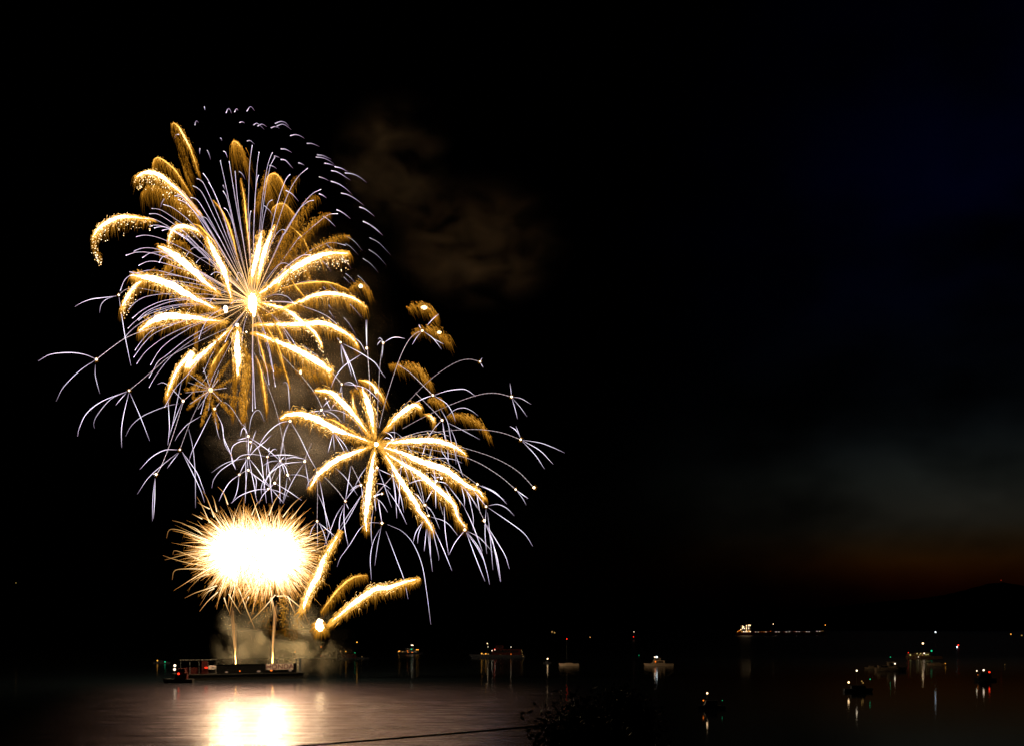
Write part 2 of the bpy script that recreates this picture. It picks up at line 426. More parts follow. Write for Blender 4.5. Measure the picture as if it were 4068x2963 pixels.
def gold_mesh(B, row, cls, w, hl, rng, crackle=False, g=(0.0, 1.0), dens=1.0, d=None, start=0.0, pw=1.0, hot=1.0):
    """a comet star with its tail of falling gold sparks; row runs from the break to the star"""
    p, L = smooth(path(row), 6, 6, 140)
    n = len(p)
    d1 = B.depth_end(p[-1], rng) if d is None else d
    d0 = d1 * min(1.0, math.hypot(*(p[0] - B.c)) / max(1.0, math.hypot(*(p[-1] - B.c))))
    tan = np.gradient(p, axis=0); tan /= np.maximum(1e-6, np.hypot(tan[:, 0], tan[:, 1]))[:, None]
    def prof(t): return (0.12 + 0.88 * math.sin(math.pi * min(1, t ** pw * 0.93 + 0.03)) ** 0.8)
    m = MB()
    if cls in 'WY':
        pts, rad, cols = [], [], []
        for i in range(n):
            t = i / (n - 1)
            k = prof(t)
            o = rng.gauss(0, 0.05) * w
            pts.append(at(p[i][0] - tan[i][1] * o, p[i][1] + tan[i][0] * o, B.Y + d0 + (d1 - d0) * t))
            rr = w * (0.56 * k ** 1.9 if cls == 'W' else 0.36 * k) * rng.uniform(0.80, 1.18)
            rad.append(MET * max(0.6, rr))
            cols.append(heat((0.45 + 0.35 * k) * hot))
        if cls == 'Y': m.tube(pts, rad, cols, 6)
        else:
            m.core = MB(); sel = [i for i in range(0, n, 2) if prof(i / (n - 1)) > .28]
            m.core.tube([pts[i] for i in sel], [rad[i] * (.25 if i in (sel[0], sel[-1]) else 1) for i in sel], [(0, 0, 0)] * len(sel), 6)
    count = int(L * dens * {'W': 3.6, 'Y': 1.7, 'O': 1.15}[cls])
    for _ in range(count):
        t = rng.random(); i = min(n - 2, int(t * (n - 1))); fr = t * (n - 1) - i
        b = p[i] * (1 - fr) + p[i + 1] * fr
        k = prof(t); T = tan[i]
        u = rng.gauss(0, 0.62) * w * (0.25 + 0.85 * k)
        base = (b[0] - T[1] * u, b[1] + T[0] * u)
        a = rng.uniform(-0.1, 0.45)
        gx, gy = g
        fuzz = rng.random() < 0.22
        if cls == 'W' and rng.random() < .45:      # short hot streaks trailing along the star's own path
            b2 = (b[0] - T[1] * u * .9, b[1] + T[0] * u * .9); kk = k * (1 - .35 * min(1, abs(u) / (w * k + .1)))
            hair(m, b2, (-T[0] * .8 + rng.gauss(0, .08), -T[1] * .8 + rng.gauss(0, .08)), (0, .25), rng.uniform(9, 28), MET * rng.uniform(.55, 1.1), .62 + .46 * kk * rng.uniform(.5, 1.2), .42, B.Y + d0 + (d1 - d0) * t, rng.gauss(0, 0.6 * w * MET))
            continue
        if fuzz:         # fine sparks thrown out to every side
            an = rng.uniform(0, 2 * math.pi); a = 0.5
            dd = (math.cos(an) * 0.7 + T[0] * 0.2, math.sin(an) * 0.7 + T[1] * 0.2); LL = w * rng.uniform(0.5, 1.6)
        else:
            dd = (T[0] * a + rng.gauss(0, .08), T[1] * a + rng.gauss(0, .08)); LL = 1.25 * hl * (0.4 + 0.6 * k) * rng.uniform(0.3, 1.35) ** 1.4
        h0 = {'W': 0.94, 'Y': 0.64, 'O': 0.50}[cls] * rng.uniform(0.55, 1.1) * (0.7 + 0.3 * k) * hot
        hair(m, base, dd, (gx * 0.8, gy * 0.8), LL, MET * rng.uniform(0.5, 0.95), h0, h0 * 0.24, B.Y + d0 + (d1 - d0) * t, rng.gauss(0, 0.6 * w * MET) + (0.6 if not fuzz else 0))
    dots = None
    if crackle:
        dots = MB()
        for _ in range(int(L * 0.5)):
            t = rng.random() ** 0.6; i = min(n - 1, int(t * (n - 1)))
            fall = abs(rng.gauss(0, 1)) * hl * 0.55
            c = rng.choice(((4, 3.2, 2), (3, 1.9, .8), (2, 1.2, .4)))
            q = at(p[i][0] + rng.gauss(0, 5), p[i][1] + w * .5 + fall, B.Y + d0 + (d1 - d0) * t + rng.gauss(0, 1.5))
            dots.ball(q, MET * rng.uniform(1.0, 2.0), c, 5, 4)
    return m, dots

# ---- gold palm over the barge, its comet stars split into parts
UP = Burst((1004, 1198), 300, 494)
palm = empty("gold_palm_firework", at(1004, 1198, 494), "biggest firework, gold palm of thick feathery comet tails high on the left", "firework", "gold palm fireworks")
rng = random.Random(11)
UPPER = [
 ("D 270,640 310,470 345,320 372,180 400,40", 'W', 17, 30, {}), ("D 345,640 390,430 440,250 500,90 555,-20", 'W', 13, 26, {}),
 ("D 330,790 560,620 750,480 950,370 1150,305 1390,303", 'W', 17, 52, {'crackle': 1}), ("D 600,700 850,642 1100,625 1250,660 1375,718", 'Y', 6, 40, {}),
 ("D 600,940 800,860 950,790 1100,755 1300,770 1450,820 1575,910", 'W', 10, 52, {}), ("D 310,1110 600,1105 850,1100 1100,1090 1300,1180 1420,1260 1480,1360", 'W', 13, 46, {}),
 ("D 340,850 650,930 830,1060 980,1180 1040,1270 1082,1370", 'W', 9, 20, {'crackle': 1}),
 ("D 300,1195 500,1270 750,1370 900,1450 1050,1540 1180,1640 F 1320,140 1425,262", 'W', 17, 56, {}),
 ("C 1825,1130 1822,1300 1830,1480 F 405,60 400,150 393,290", 'W', 20, 40, {'pw': 0.8}), ("C 1700,1075 1450,1045 1200,1015 1000,1015 850,1075 715,1180", 'W', 22, 48, {'pw': 1.5}),
 ("C 1640,960 1450,865 1300,790 1100,670 900,600 780,570 620,555", 'W', 23, 42, {'pw': 1.4}), ("C 790,600 690,650 610,750 550,850 515,930", 'W', 9, 44, {'crackle': 1}),
 ("C 1620,760 1500,660 1350,520 1200,390 1050,280 920,215", 'W', 23, 34, {'pw': 1.35}), ("C 1760,840 1690,560 1620,400 1530,230 1470,100", 'W', 18, 30, {'pw': 1.3}),
 ("A 1430,1560 1330,1500 1240,1475 1150,1475 1085,1530 1045,1645", 'W', 9, 38, {'crackle': 1}), ("A 1600,1700 1560,1640 1480,1560 1400,1475 1320,1445", 'Y', 7, 22, {}),
 ("C 1830,380 1800,250 A 1770,1600 1700,1400 1620,1260 1545,1180", 'Y', 7, 18, {}), ("C 1965,330 A 1950,1640 1925,1400 1895,1120 1857,935", 'Y', 8, 22, {}),
 ("B 600,1330 640,1200 665,1090 700,970 727,838", 'O', 12, 50, {}), ("B 945,1055 900,955 850,892 795,883 745,925 700,1080", 'Y', 5, 110, {'g': (.42, 1)}),
 ("B 770,1640 830,1480 900,1330 960,1150 1020,1010 1082,900", 'O', 13, 40, {}), ("B 1050,1345 960,1240 890,1216 825,1250 790,1290", 'Y', 5, 80, {'g': (.4, 1)}),
 ("B 860,1640 930,1580 1050,1440 1150,1300 1240,1170 1316,1128", 'O', 15, 38, {'dens': 1.3, 'hot': 1.2}), ("B 1000,1700 1070,1620 1230,1450 1350,1360 1450,1328", 'O', 13, 38, {'dens': 1.3, 'hot': 1.25}),
 ("D 600,560 740,420 900,300 1100,180 1280,112 1385,110", 'O', 12, 40, {'dens': 1.3, 'hot': 1.3}), ("D 930,290 870,150 780,50 715,0", 'Y', 4, 16, {}),
 ("D 700,320 840,400 900,500 960,600", 'O', 6, 40, {'hot': 1.2}), ("D 720,590 800,700 890,805", 'Y', 4, 16, {}), ("D 370,1000 450,1130 530,1260 590,1370 640,1560 668,1660", 'Y', 4, 20, {}),
 ("D 345,1230 400,1400 440,1560 465,1640", 'Y', 5, 24, {}), ("D 520,1040 600,1180 645,1300", 'Y', 4, 22, {}),
 ("C 1760,1140 1600,1280 1480,1390 1350,1500 1250,1590 E 1530,40 1450,120 1370,235 1310,380 1288,470", 'W', 13, 42, {}),
 ("C 1720,1290 1620,1420 1540,1560 1520,1660", 'Y', 8, 44, {'dens': 1.3}), ("F 470,-60 500,60 500,150 480,350 462,560 455,730", 'O', 15, 50, {'dens': 1.7, 'hot': 1.35}),
 ("F 600,40 640,150 670,300 692,450 715,655", 'Y', 7, 36, {}), ("F 820,-60 840,0 890,130 940,280 970,400", 'Y', 4, 16, {}), ("F 375,200 360,380 350,520 340,730", 'O', 9, 40, {'dens': 1.2}),
 ("F 680,130 780,165 880,190", 'O', 14, 40, {'dens': 1.4}),
 ("C 1300,290 1240,200 1150,160 1060,185", 'O', 7, 70, {'g': (.3, 1)}), ("C 1260,520 1170,460 1080,420 1000,470 985,560", 'O', 7, 70, {'g': (.15, 1), 'hot': 1.2}),
 ("C 1500,760 1400,690 1280,660 1205,725", 'O', 7, 80, {'g': (.1, 1), 'hot': 1.2}), ("C 1640,900 1420,880 1280,850 1200,920", 'O', 8, 70, {'hot': .9}),
 ("C 1360,1085 1357,1200 1356,1360", 'O', 7, 36, {}), ("C 1590,1110 1595,1260 1590,1400", 'O', 6, 40, {}), ("C 1000,560 900,480 830,510", 'O', 6, 40, {}),
 ("D 500,480 700,300 860,120 960,0", 'O', 16, 50, {'dens': 1.4}), ("D 480,420 600,250 700,60 760,-60", 'O', 14, 55, {'dens': 1.2}),
 ("D 560,700 640,560 760,470", 'W', 8, 30, {}), ("D 330,900 420,960 600,930", 'O', 10, 40, {}), ("D 400,1010 560,960 700,900 830,850", 'Y', 8, 46, {}),
]
for row, c, w, hl, o in UPPER:
    m, dots = gold_mesh(UP, row, c, w, hl, rng, **o)
    g = m.build("comet_tail", SPARK, palm, glow=True)
    if dots: dots.build("crackle_spark", SPARK, g, glow=True)["kind"] = "stuff"
m = MB()
for (x, y, rx, rz, c) in ((1402, 1080, 9, 30, 5), (893, 1040, 11, 20, 4), (1100, 1325, 8, 8, 4), (1265, 1450, 4, 4, 3)):
    X, Y_ = 700 + x / 4.536, 1000 + y / 4.536
    m2 = MB(); m2.ball(at(X, Y_, 493), MET, (c * 3, c * 2.3, c * 1.4), 10, 8, (rx * .7, rx * .7, rz * .7), .3); m2.build("hot_spot", SPARK, palm, glow=True)
for _ in range(260):
    an = rng.uniform(0, 2 * math.pi); r0 = rng.uniform(8, 26); L = rng.uniform(10, 44)
    hair(m, (1004 + r0 * math.cos(an) * .7, 1203 + r0 * math.sin(an)), (math.cos(an), math.sin(an)), (0, .05), L, MET * rng.uniform(1.2, 2.2), 0.95, 0.4, 494, rng.uniform(-2, 2))
m.build("bursting_charge", BODY, palm, glow=True)
m = MB(); m.ball(at(1004, 1205, 492), MET, (0, 0, 0), 12, 9, (15, 15, 36), .15); m.build("burning_core", lamp_mat("palm_core_fire", (1.0, .70, .40), 220), palm)

# ---- comets with long hanging manes above the palm
mane = empty("gold_willow_firework", at(760, 800, 500), "cluster of dim gold comet tails with glittering hooked heads, top left of the display", "firework")
MB_ = Burst((1004, 1198), 520, 502)
for row, c, w, hl, o in [
 ("A 1390,890 1300,620 1230,480 1170,370 1112,312 1080,330", 'Y', 9, 48, {'g': (.3, 1), 'pw': 1.6, 'hot': 1.1}), ("A 1300,900 1240,720 1180,560 1120,440 1085,400", 'O', 9, 70, {'g': (.35, 1), 'dens': .8, 'hot': .85}),
 ("A 1310,1060 1260,900 1190,740 1160,650", 'O', 4, 60, {'g': (.35, 1), 'dens': .5}),
 ("A 1310,1130 1250,1040 1200,960 1120,840 1030,760 940,703 885,728 872,790", 'Y', 7, 66, {'g': (.35, 1), 'pw': 1.5}), ("A 1400,1330 1200,1110 1050,980 950,900 800,868 670,928", 'W', 12, 50, {'crackle': 1, 'pw': 2.2}),
 ("A 1400,1420 1300,1300 1150,1180 1000,1070 900,1032 810,1030 745,1115", 'O', 9, 80, {'g': (.3, 1), 'dens': 1.6, 'hot': 1.25}),
 ("A 880,1400 780,1385 650,1370 500,1372 380,1418 270,1490 205,1580 C 195,140", 'W', 12, 46, {'crackle': 1, 'pw': 1.5}), ("C 215,130 220,230 265,340 300,370", 'O', 10, 22, {'crackle': 1}),
 ("B 470,640 440,580 400,530 362,516 345,560", 'Y', 6, 100, {'g': (.28, 1), 'pw': 1.3}), ("B 500,800 460,640 400,560 345,620", 'O', 8, 90, {'g': (.3, 1), 'dens': 1.2})]:
    m, dots = gold_mesh(MB_, row, c, w, hl, rng, d=rng.uniform(-10, 14), **o)
    g = m.build("comet_tail", SPARK, mane, glow=True)
    if dots: dots.build("crackle_spark", SPARK, g, glow=True)["kind"] = "stuff"

# ---- lilac chrysanthemum, thin stars breaking from the same height
PE = Burst((1004, 1200), 420, 492)
peony = empty("lilac_star_firework", at(1004, 1200, 492), "round burst of thin lilac white star trails around the gold palm", "firework")
PEONY = """A 1030,958 1230,1110 1430,1370|A 1115,1132 1200,1150 1350,1330 1500,1560|A 1155,1172 1250,1220 1420,1400 1530,1560|A 1145,1112 1230,1150 1400,1340
A 1298,1150 1380,1190 1530,1430 1600,1560|A 1323,1020 1420,1090 1560,1370 1690,1640|A 1365,940 1440,990 1600,1340 1720,1640|A 1438,880 1500,970 1620,1230 1740,1620
A 1498,980 1540,1050 1640,1290 1760,1640|A 1630,735 1680,960 1770,1380 1830,1640|A 1730,742 1780,1050 1850,1450 1890,1640|A 1797,855 1820,1130 1865,1480 1890,1640
A 1663,1077 1710,1170 1770,1420 1815,1640|A 1672,1270 1710,1300 1770,1440 1815,1640|A 1420,1372 1470,1380 1540,1480 1640,1640|A 990,1230 1100,1270 1290,1420 1440,1600
A 857,1275 960,1290 1120,1390 1270,1500 1400,1640|A 830,1335 930,1340 1080,1430 1250,1560|A 780,1385 870,1390 1000,1450 1110,1520 1330,1640|A 835,1475 910,1462 1060,1500 1230,1600
A 885,1495 950,1480 1050,1500 1300,1650|A 975,1525 1030,1508 1110,1530 1240,1610|C 683,118 780,100 900,118 1040,170 1300,300 1650,520|B 573,560 545,780 530,1200 525,1640
B 650,637 625,830 600,1300 585,1640|B 645,898 625,960 605,1150 590,1500|B 800,643 745,800 690,1150 640,1640|B 827,698 770,820 710,1150 655,1640|B 560,1300 545,1370 540,1640
B 1000,893 950,950 860,1200 765,1600|B 1197,820 1080,930 960,1150 820,1560|B 1348,1060 1250,1110 1120,1260 890,1640|B 1265,1183 1200,1200 1080,1310 880,1640
B 1537,1333 1430,1345 1290,1450 1070,1640|B 800,1178 750,1220 700,1400 675,1600|D 1340,215 1200,183 1080,210 850,330 600,570 420,740|D 950,325 850,330 680,450 500,650
D 745,460 660,413 580,440 470,570 360,730|D 1260,750 1130,640 950,615 780,650 560,740 400,800|D 660,45 620,37 560,90 480,240|D 750,860 680,790 560,765 450,800 380,830
D 780,870 680,850 520,845 390,850|D 1240,1100 1130,1010 950,930 700,860 400,850|D 790,1360 700,1220 560,1040 400,910|D 725,1330 640,1170 520,1000 390,900|D 440,1205 410,1130 360,1000
D 530,1640 480,1370 400,1100 340,960|C 1995,1640 1998,1300 2005,1000|F 560,640 562,300 555,0|F 590,610 575,300 562,0|F 740,350 710,160 640,0|F 810,375 780,200 740,0
C 600,935 680,850 800,790 1000,760 1200,755 1560,770|C 640,1035 760,940 950,850 1150,815 1400,810 1700,820|C 700,1050 800,960 1000,870 1200,830 1600,815|C 710,1060 860,950 1100,890 1300,870 1700,850
C 590,1150 700,1050 900,960 1150,890 1400,870|C 550,1255 650,1150 800,1050 1000,950 1250,890|C 670,1395 760,1270 900,1150 1150,1080 1400,1000 1700,930|C 655,1475 760,1330 900,1200 1170,1080
C 690,1545 800,1400 1000,1250 1250,1130 1600,1010|C 845,1560 950,1390 1100,1260 1350,1110|E 1130,275 1220,120 C 1000,1470 1250,1270 1500,1130 1800,980|E 1130,365 1200,245 C 1080,1460 1300,1290 1550,1130
C 1390,1270 1430,1150 1510,1020 1660,920|C 1500,905 1530,830 1600,760 1700,740 1800,765 1900,815|C 1240,995 1290,920 1360,880 1560,820|K 1095,520 1105,390 1130,370 1200,470 1280,650 1340,820
K 990,940 1050,890 1150,865 1300,880|K 360,205 420,130 510,115 640,160 800,300 1100,600|K 630,420 690,375 760,375 850,430 1100,650|C 1245,340 1300,260 1370,235 1430,260 1600,420 1800,640
C 655,285 740,247 840,245 930,260 1200,390 1600,620|C 565,328 700,290 850,300 1000,345 1300,470 1600,620|C 710,443 800,400 900,395 1050,430 1200,480 1500,580|C 753,355 830,305 920,290 1000,300 1300,450
C 940,408 980,345 1040,335 1100,350 1400,520|C 690,528 800,498 920,497 1100,540 1350,610 1600,700|C 885,565 970,545 1100,550 1300,590 1600,680|C 505,725 550,610 620,550 700,530
C 990,610 1050,530 1130,480 1210,475 1500,600|C 1000,610 1100,615 1300,640 1600,700|E 1270,545 1370,370 1480,250 1600,100|E 1600,605 1650,430 1720,250|E 362,720 375,500 400,230|C 1440,1640 1560,1400 1750,1130
K 1180,1630 1230,1300 1340,1020|K 880,1630 1000,1400 1270,1030|K 1640,1600 1560,1380 1450,1080|K 2120,1630 1900,1330 1620,1060"""
for row in PEONY.replace('\n', '|').split('|'):
    if row.startswith("E 362"): continue
    star_trail_mesh(PE, row, rng).build("star_trail", SPARK, peony, glow=True)

# ---- short falling stars, the last light of an earlier shell
RG = Burst((1030, 900), 420, 505)
ringf = empty("fading_star_firework", at(1100, 640, 505), "scattered short lilac streaks arching over the top and right of the biggest burst", "firework")
RING = """A 1450,128 1455,150 1458,168|A 1345,335 1352,300 1365,287 1386,310|A 1695,198 1720,150 1745,170 1758,205|A 1792,187 1812,150 1832,172|A 1928,180 1970,127 2018,175|A 1848,308 1875,297 1905,315
A 2005,335 2040,315 2080,340 2125,385|A 2050,347 2100,325 2155,355|B 830,318 890,295 940,305 985,345|B 848,347 910,325 960,345 1015,390|B 785,367 830,352 880,373|B 1000,455 1060,443 1120,460 1160,487
B 1188,542 1250,545 1330,578|B 895,604 950,608 1018,645|B 515,515 550,510 600,552|B 893,722 950,735 1030,822|B 818,684 850,690 885,705|B 1303,670 1370,680 1465,722|B 1288,695 1360,703 1430,730 1500,780
B 1386,765 1440,773 1500,795|B 1500,803 1570,820 1650,860|B 1462,848 1540,868 1680,957|B 1615,874 1700,885 1780,920 1865,985|B 1324,918 1380,935 1440,965|B 1458,967 1540,995 1620,1045 1690,1110
B 1573,1101 1650,1120 1740,1170 1835,1245|B 1092,760 1120,768 1160,787|B 1780,1257 1850,1285 1950,1362|B 1522,1288 1590,1320 1680,1390|B 1820,1418 1910,1465 2030,1565|B 1325,1110 1365,1125 1410,1158
B 1365,1357 1430,1400 1510,1480|D 1640,0 1700,45 1760,105|D 1610,128 1720,190 1850,325|D 1602,262 1700,330 1800,440|D 1535,362 1620,420 1710,520|D 1340,530 1400,580 1460,650|D 1475,553 1540,610 1620,720
D 1320,570 1360,610 1400,650|D 1350,110 1440,170 1530,275|D 1340,195 1400,235 1485,325|D 1130,207 1210,285|D 1280,345 1350,400 1405,480|D 1080,390 1140,450 1185,520|D 1390,875 1450,940 1530,1035
D 1320,1025 1390,1110 1460,1235|D 1150,885 1195,945|D 1155,950 1220,1050|D 1090,680 1140,740|B 215,480 225,490 230,512|B 65,617 85,660 105,725|B 248,630 270,640 295,705|A 1400,597 1397,640 1400,665
B 423,857 460,885 495,950|B 765,790 810,800 850,830|B 245,1010 265,1065|A 1000,1165 970,1215 958,1265|A 1165,440 1130,445 1115,490|B 950,1070 1020,1110 1095,1195|B 708,1242 770,1300 830,1395"""
for row in RING.replace('\n', '|').split('|'):
    p, L = smooth(path(row), 4); n = len(p); d = RG.depth_end(p[0], rng)
    right = p[0][0] > 1250 and p[0][1] > 900
    k = rng.uniform(.30, .5) if right else rng.uniform(.45, 1.0)
    m = MB()
    m.tube(RG.lift(p, d, d + 2), [MET * (1.8 - 1.2 * i / (n - 1)) * (.65 if right else 1) for i in range(n)],
           [scale(ramp([(0, (1.5, 1.35, 1.6)), (.5, (.8, .62, .95)), (1, (.16, .07, .14))], i / (n - 1)), k) for i in range(n)])
    m.build("star_streak", SPARK, ringf, glow=True)

# ---- lower right gold palm
RP = Burst((1495, 1764), 330, 486)
palm2 = empty("gold_palm_firework", at(1495, 1764, 486), "smaller gold palm firework with curved comet tails, right of the tall burst", "firework", "gold palm fireworks")
for row, c, w, hl, o in [
 ("F 1870,985 1700,920 1500,850 1350,775 1200,700 1050,672 930,685 862,722", 'W', 21, 38, {'pw': 1.3}), ("M 1180,1290 900,1130 650,980 450,940", 'Y', 9, 22, {'dens': 1.4}),
 ("F 1840,910 1750,780 1650,660 1500,510 1400,430 1240,415", 'W', 15, 34, {'pw': 1.25}),
 ("F 1890,920 1860,700 1820,550 1755,390", 'W', 19, 28, {'pw': 1.4}), ("F 1690,680 1660,560 1655,440", 'Y', 8, 40, {'hot': 1.1}), ("M 1690,1190 G 1250,1500 1380,1400 1480,1350 1580,1400", 'W', 15, 36, {'pw': 1.4}),
 ("G 1640,1470 1700,1500 1745,1590", 'W', 7, 34, {}), ("N -150,310 0,300 300,270 700,250 1000,270 1250,350 1400,430 1500,500 1570,580", 'W', 15, 36, {}),
 ("N -200,380 0,430 300,530 600,670 900,770 1150,870 1400,1050 1600,1190 1800,1290 1900,1390 1945,1455", 'W', 18, 38, {}),
 ("N -150,430 0,560 300,750 600,930 800,1100 1000,1270 1200,1450 1330,1600 I 1400,570 1480,670", 'W', 14, 44, {}), ("N -150,480 0,700 150,960 300,1200 430,1400 560,1600 I 1050,510 1130,610 1185,710", 'W', 14, 36, {}),
 ("M 1500,1560 P 1180,-40 1150,200 1120,450 1080,750 1060,950 1050,1130 1060,1340", 'W', 18, 36, {}), ("F 1850,1025 1600,1120 1450,1190 1300,1310 1220,1420 1185,1500", 'W', 15, 32, {})]:
    m, dots = gold_mesh(RP, row, c, w, hl, rng, **o)
    m.build("comet_tail", SPARK, palm2, glow=True)
m = MB(); m.ball(at(1495, 1764, 486), MET * 8, (40, 26, 12), 10, 8)
for an in [rng.uniform(-1.3, 1.2) for _ in range(26)] + [rng.uniform(0, 6.28) for _ in range(10)]:
    hair(m, (1495, 1764), (math.cos(an), math.sin(an)), (0, .05), rng.uniform(25, 60), MET * 1.1, .8, .25, 486, rng.uniform(-2, 2))
m.build("bursting_charge", BODY, palm2, glow=True)

# ---- small gold flower
SF = Burst((837, 1549), 95, 480)
flower = empty("gold_flower_firework", at(837, 1549, 480), "smallest gold firework, a feathery flower with white spokes under the big palm", "firework")
for row in ("E 1692,388 1580,380 1445,382", "E 1692,388 1580,460 1475,565", "E 1692,388 1650,560 1603,715", "E 1692,388 1710,540 1762,735", "F 103,410 240,470 430,495", "F 103,410 250,340 370,270", "F 103,410 200,250 310,90",
            "F 103,410 230,560 345,700", "E 1692,388 1600,280 1500,220", "E 1692,388 1680,240 1690,100", "E 1692,388 1560,330 1530,470"):
    m, dots = gold_mesh(SF, row, 'O', 7, 13, rng, dens=2.0, hot=1.2, g=(0, .6))
    m.build("comet_tail", SPARK, flower, glow=True)
for row in ("E 1692,388 1490,240", "E 1692,388 1485,318", "E 1692,388 1460,412", "E 1692,388 1500,515", "E 1692,388 1575,560", "E 1692,388 1672,575", "E 1692,388 1790,490", "F 103,410 190,290", "F 103,410 278,386", "F 103,410 192,195", "F 103,410 20,170"):
    m, w0 = leg_mesh(SF, row, rng, 0, stem=True); m.build("spoke", SPARK, flower, glow=True)
m = MB(); m.ball(at(837, 1549, 480), MET * 8, (5, 3, 1), 10, 8); m.build("bursting_charge", BODY, flower, glow=True)

# ---- loose clusters of gold sparks
GC = Burst((1495, 1500), 500, 500)
CL = [("G 1370,90 1480,40 1560,35 1640,75 1720,140 1765,215", 'O', 14, 42, "detached patch of gold sparks with a white head, the highest right of the tall burst", (1600, 75, 14, 8)),
      ("G 1430,420 1560,350 1700,340 1800,390 1880,450 1940,540", 'O', 14, 40, "detached patch of gold sparks just below the highest one", (1800, 400, 9, 6)),
      ("G 1130,830 1300,820 1450,830 1560,910 1640,1000 1695,1100", 'O', 13, 44, "fan of loose gold sparks crossing two white stems above the right palm", None),
      ("G 740,1020 880,1050 960,1130 1020,1200 1075,1290", 'Y', 10, 40, "gold spark patch directly above the upright tail of the right palm", (965, 1160, 6, 12)),
      ("H 480,690 620,680 740,710 830,760 900,840 955,930", 'O', 9, 36, "rightmost patch of thin falling gold sparks", None),
      ("D 1385,720 1430,660 1510,640 1570,680 1595,760", 'O', 11, 44, "small round gold spark tuft at the right edge of the biggest burst", (1512, 672, 9, 8)),
      ("F 1030,210 1090,180 1180,210 1260,260", 'O', 14, 50, "gold spark patch hanging under the lower right comet tail of the big palm", (1085, 215, 5, 9)),
      ("G 1640,1290 1720,1270 1800,1290 1860,1340", 'O', 12, 36, "gold spark tuft below a split star, over the right palm's shortest tail", None),
      ("G 660,1210 680,1150 720,1130 780,1100", 'O', 14, 40, "gold spark patch between two upright tails of the right palm", None)]
for row, c, w, hl, lab, head in CL:
    p0 = path(row); mid = p0[len(p0) // 2]
    e = empty("gold_spark_patch", at(mid[0], mid[1], 500), lab, "firework sparks", "loose patches of gold sparks")
    m, dots = gold_mesh(GC, row, c, w, hl, rng, d=0, dens=1.5, g=(.28, 1), hot=1.25)
    m.build("falling_spark", SPARK, e, glow=True)["kind"] = "stuff"
    if head:
        reg = REG[row[0]]; m = MB()
        m.ball(at(reg[0] + head[0] / reg[2], reg[1] + head[1] / reg[2], 500), MET, (3.5, 2.7, 1.5), 9, 7, (head[2], head[2] * .6, head[3]), .2)
        m.build("burning_head", SPARK, e, glow=True)

# ---- crossettes: stars that fly out and split into four; every row: flash | stem | legs
CROSS_L = """E 650,110|E 650,110 785,5 C 550,1265 720,1190 900,1135|E 650,110 540,65 400,48 230,65 118,125|E 650,110 500,210 350,360 282,490|E 640,160 640,260 680,420
E 948,392|E 948,392 1200,180 1300,95 1460,5 C 1700,1150|E 930,400 700,490 560,600 495,730 477,810|E 930,400 780,470 660,610 625,690 633,735|E 920,415 870,470 825,525|E 945,415 900,600 878,750 880,910|E 955,415 1050,630 1135,850
C 487,773|C 487,773 560,715 660,690 850,720 1050,770 1350,860|C 460,785 340,800 180,820 60,865 -8,905|C 460,780 350,820 290,880 270,975|C 490,800 520,1000 560,1250 625,1570
E 1440,487|E 1440,487 1600,340 1700,200|E 1440,487 1330,370 1260,320 1205,335|E 1430,500 1380,620 1310,800|E 1400,510 1270,540 1080,620 970,710 915,810
E 1410,930|E 1410,930 1500,690 1600,470 1690,250|E 1390,930 1270,935 1150,1000 1045,1110|E 1390,960 1250,1070 1120,1190 1022,1335|E 1400,960 1330,1050 1295,1100|E 1440,970 1530,1150 1600,1300 1635,1410|E 1430,950 1560,1130 1610,1250 1640,1330
E 1195,1155|E 1195,1155 1250,1060 1340,820 1440,500|E 1185,1190 1165,1350 1160,1580|E 1185,1190 1180,1400 1168,1560|E 1195,1155 1160,1152
F 145,615|F 145,615 180,570 220,525|F 145,615 150,720 180,880 205,950|F 160,650 230,800 245,930 310,1080 375,1270|E 1700,590 1600,790 1520,950 1490,1050|E 1600,625 1480,700 1400,790 1365,850
E 1420,420||E 1300,440 1315,700 1310,800 1300,890|E 1430,290 1380,520 1340,720 1310,820|E 1490,740 1530,920 1550,1160 1553,1460"""
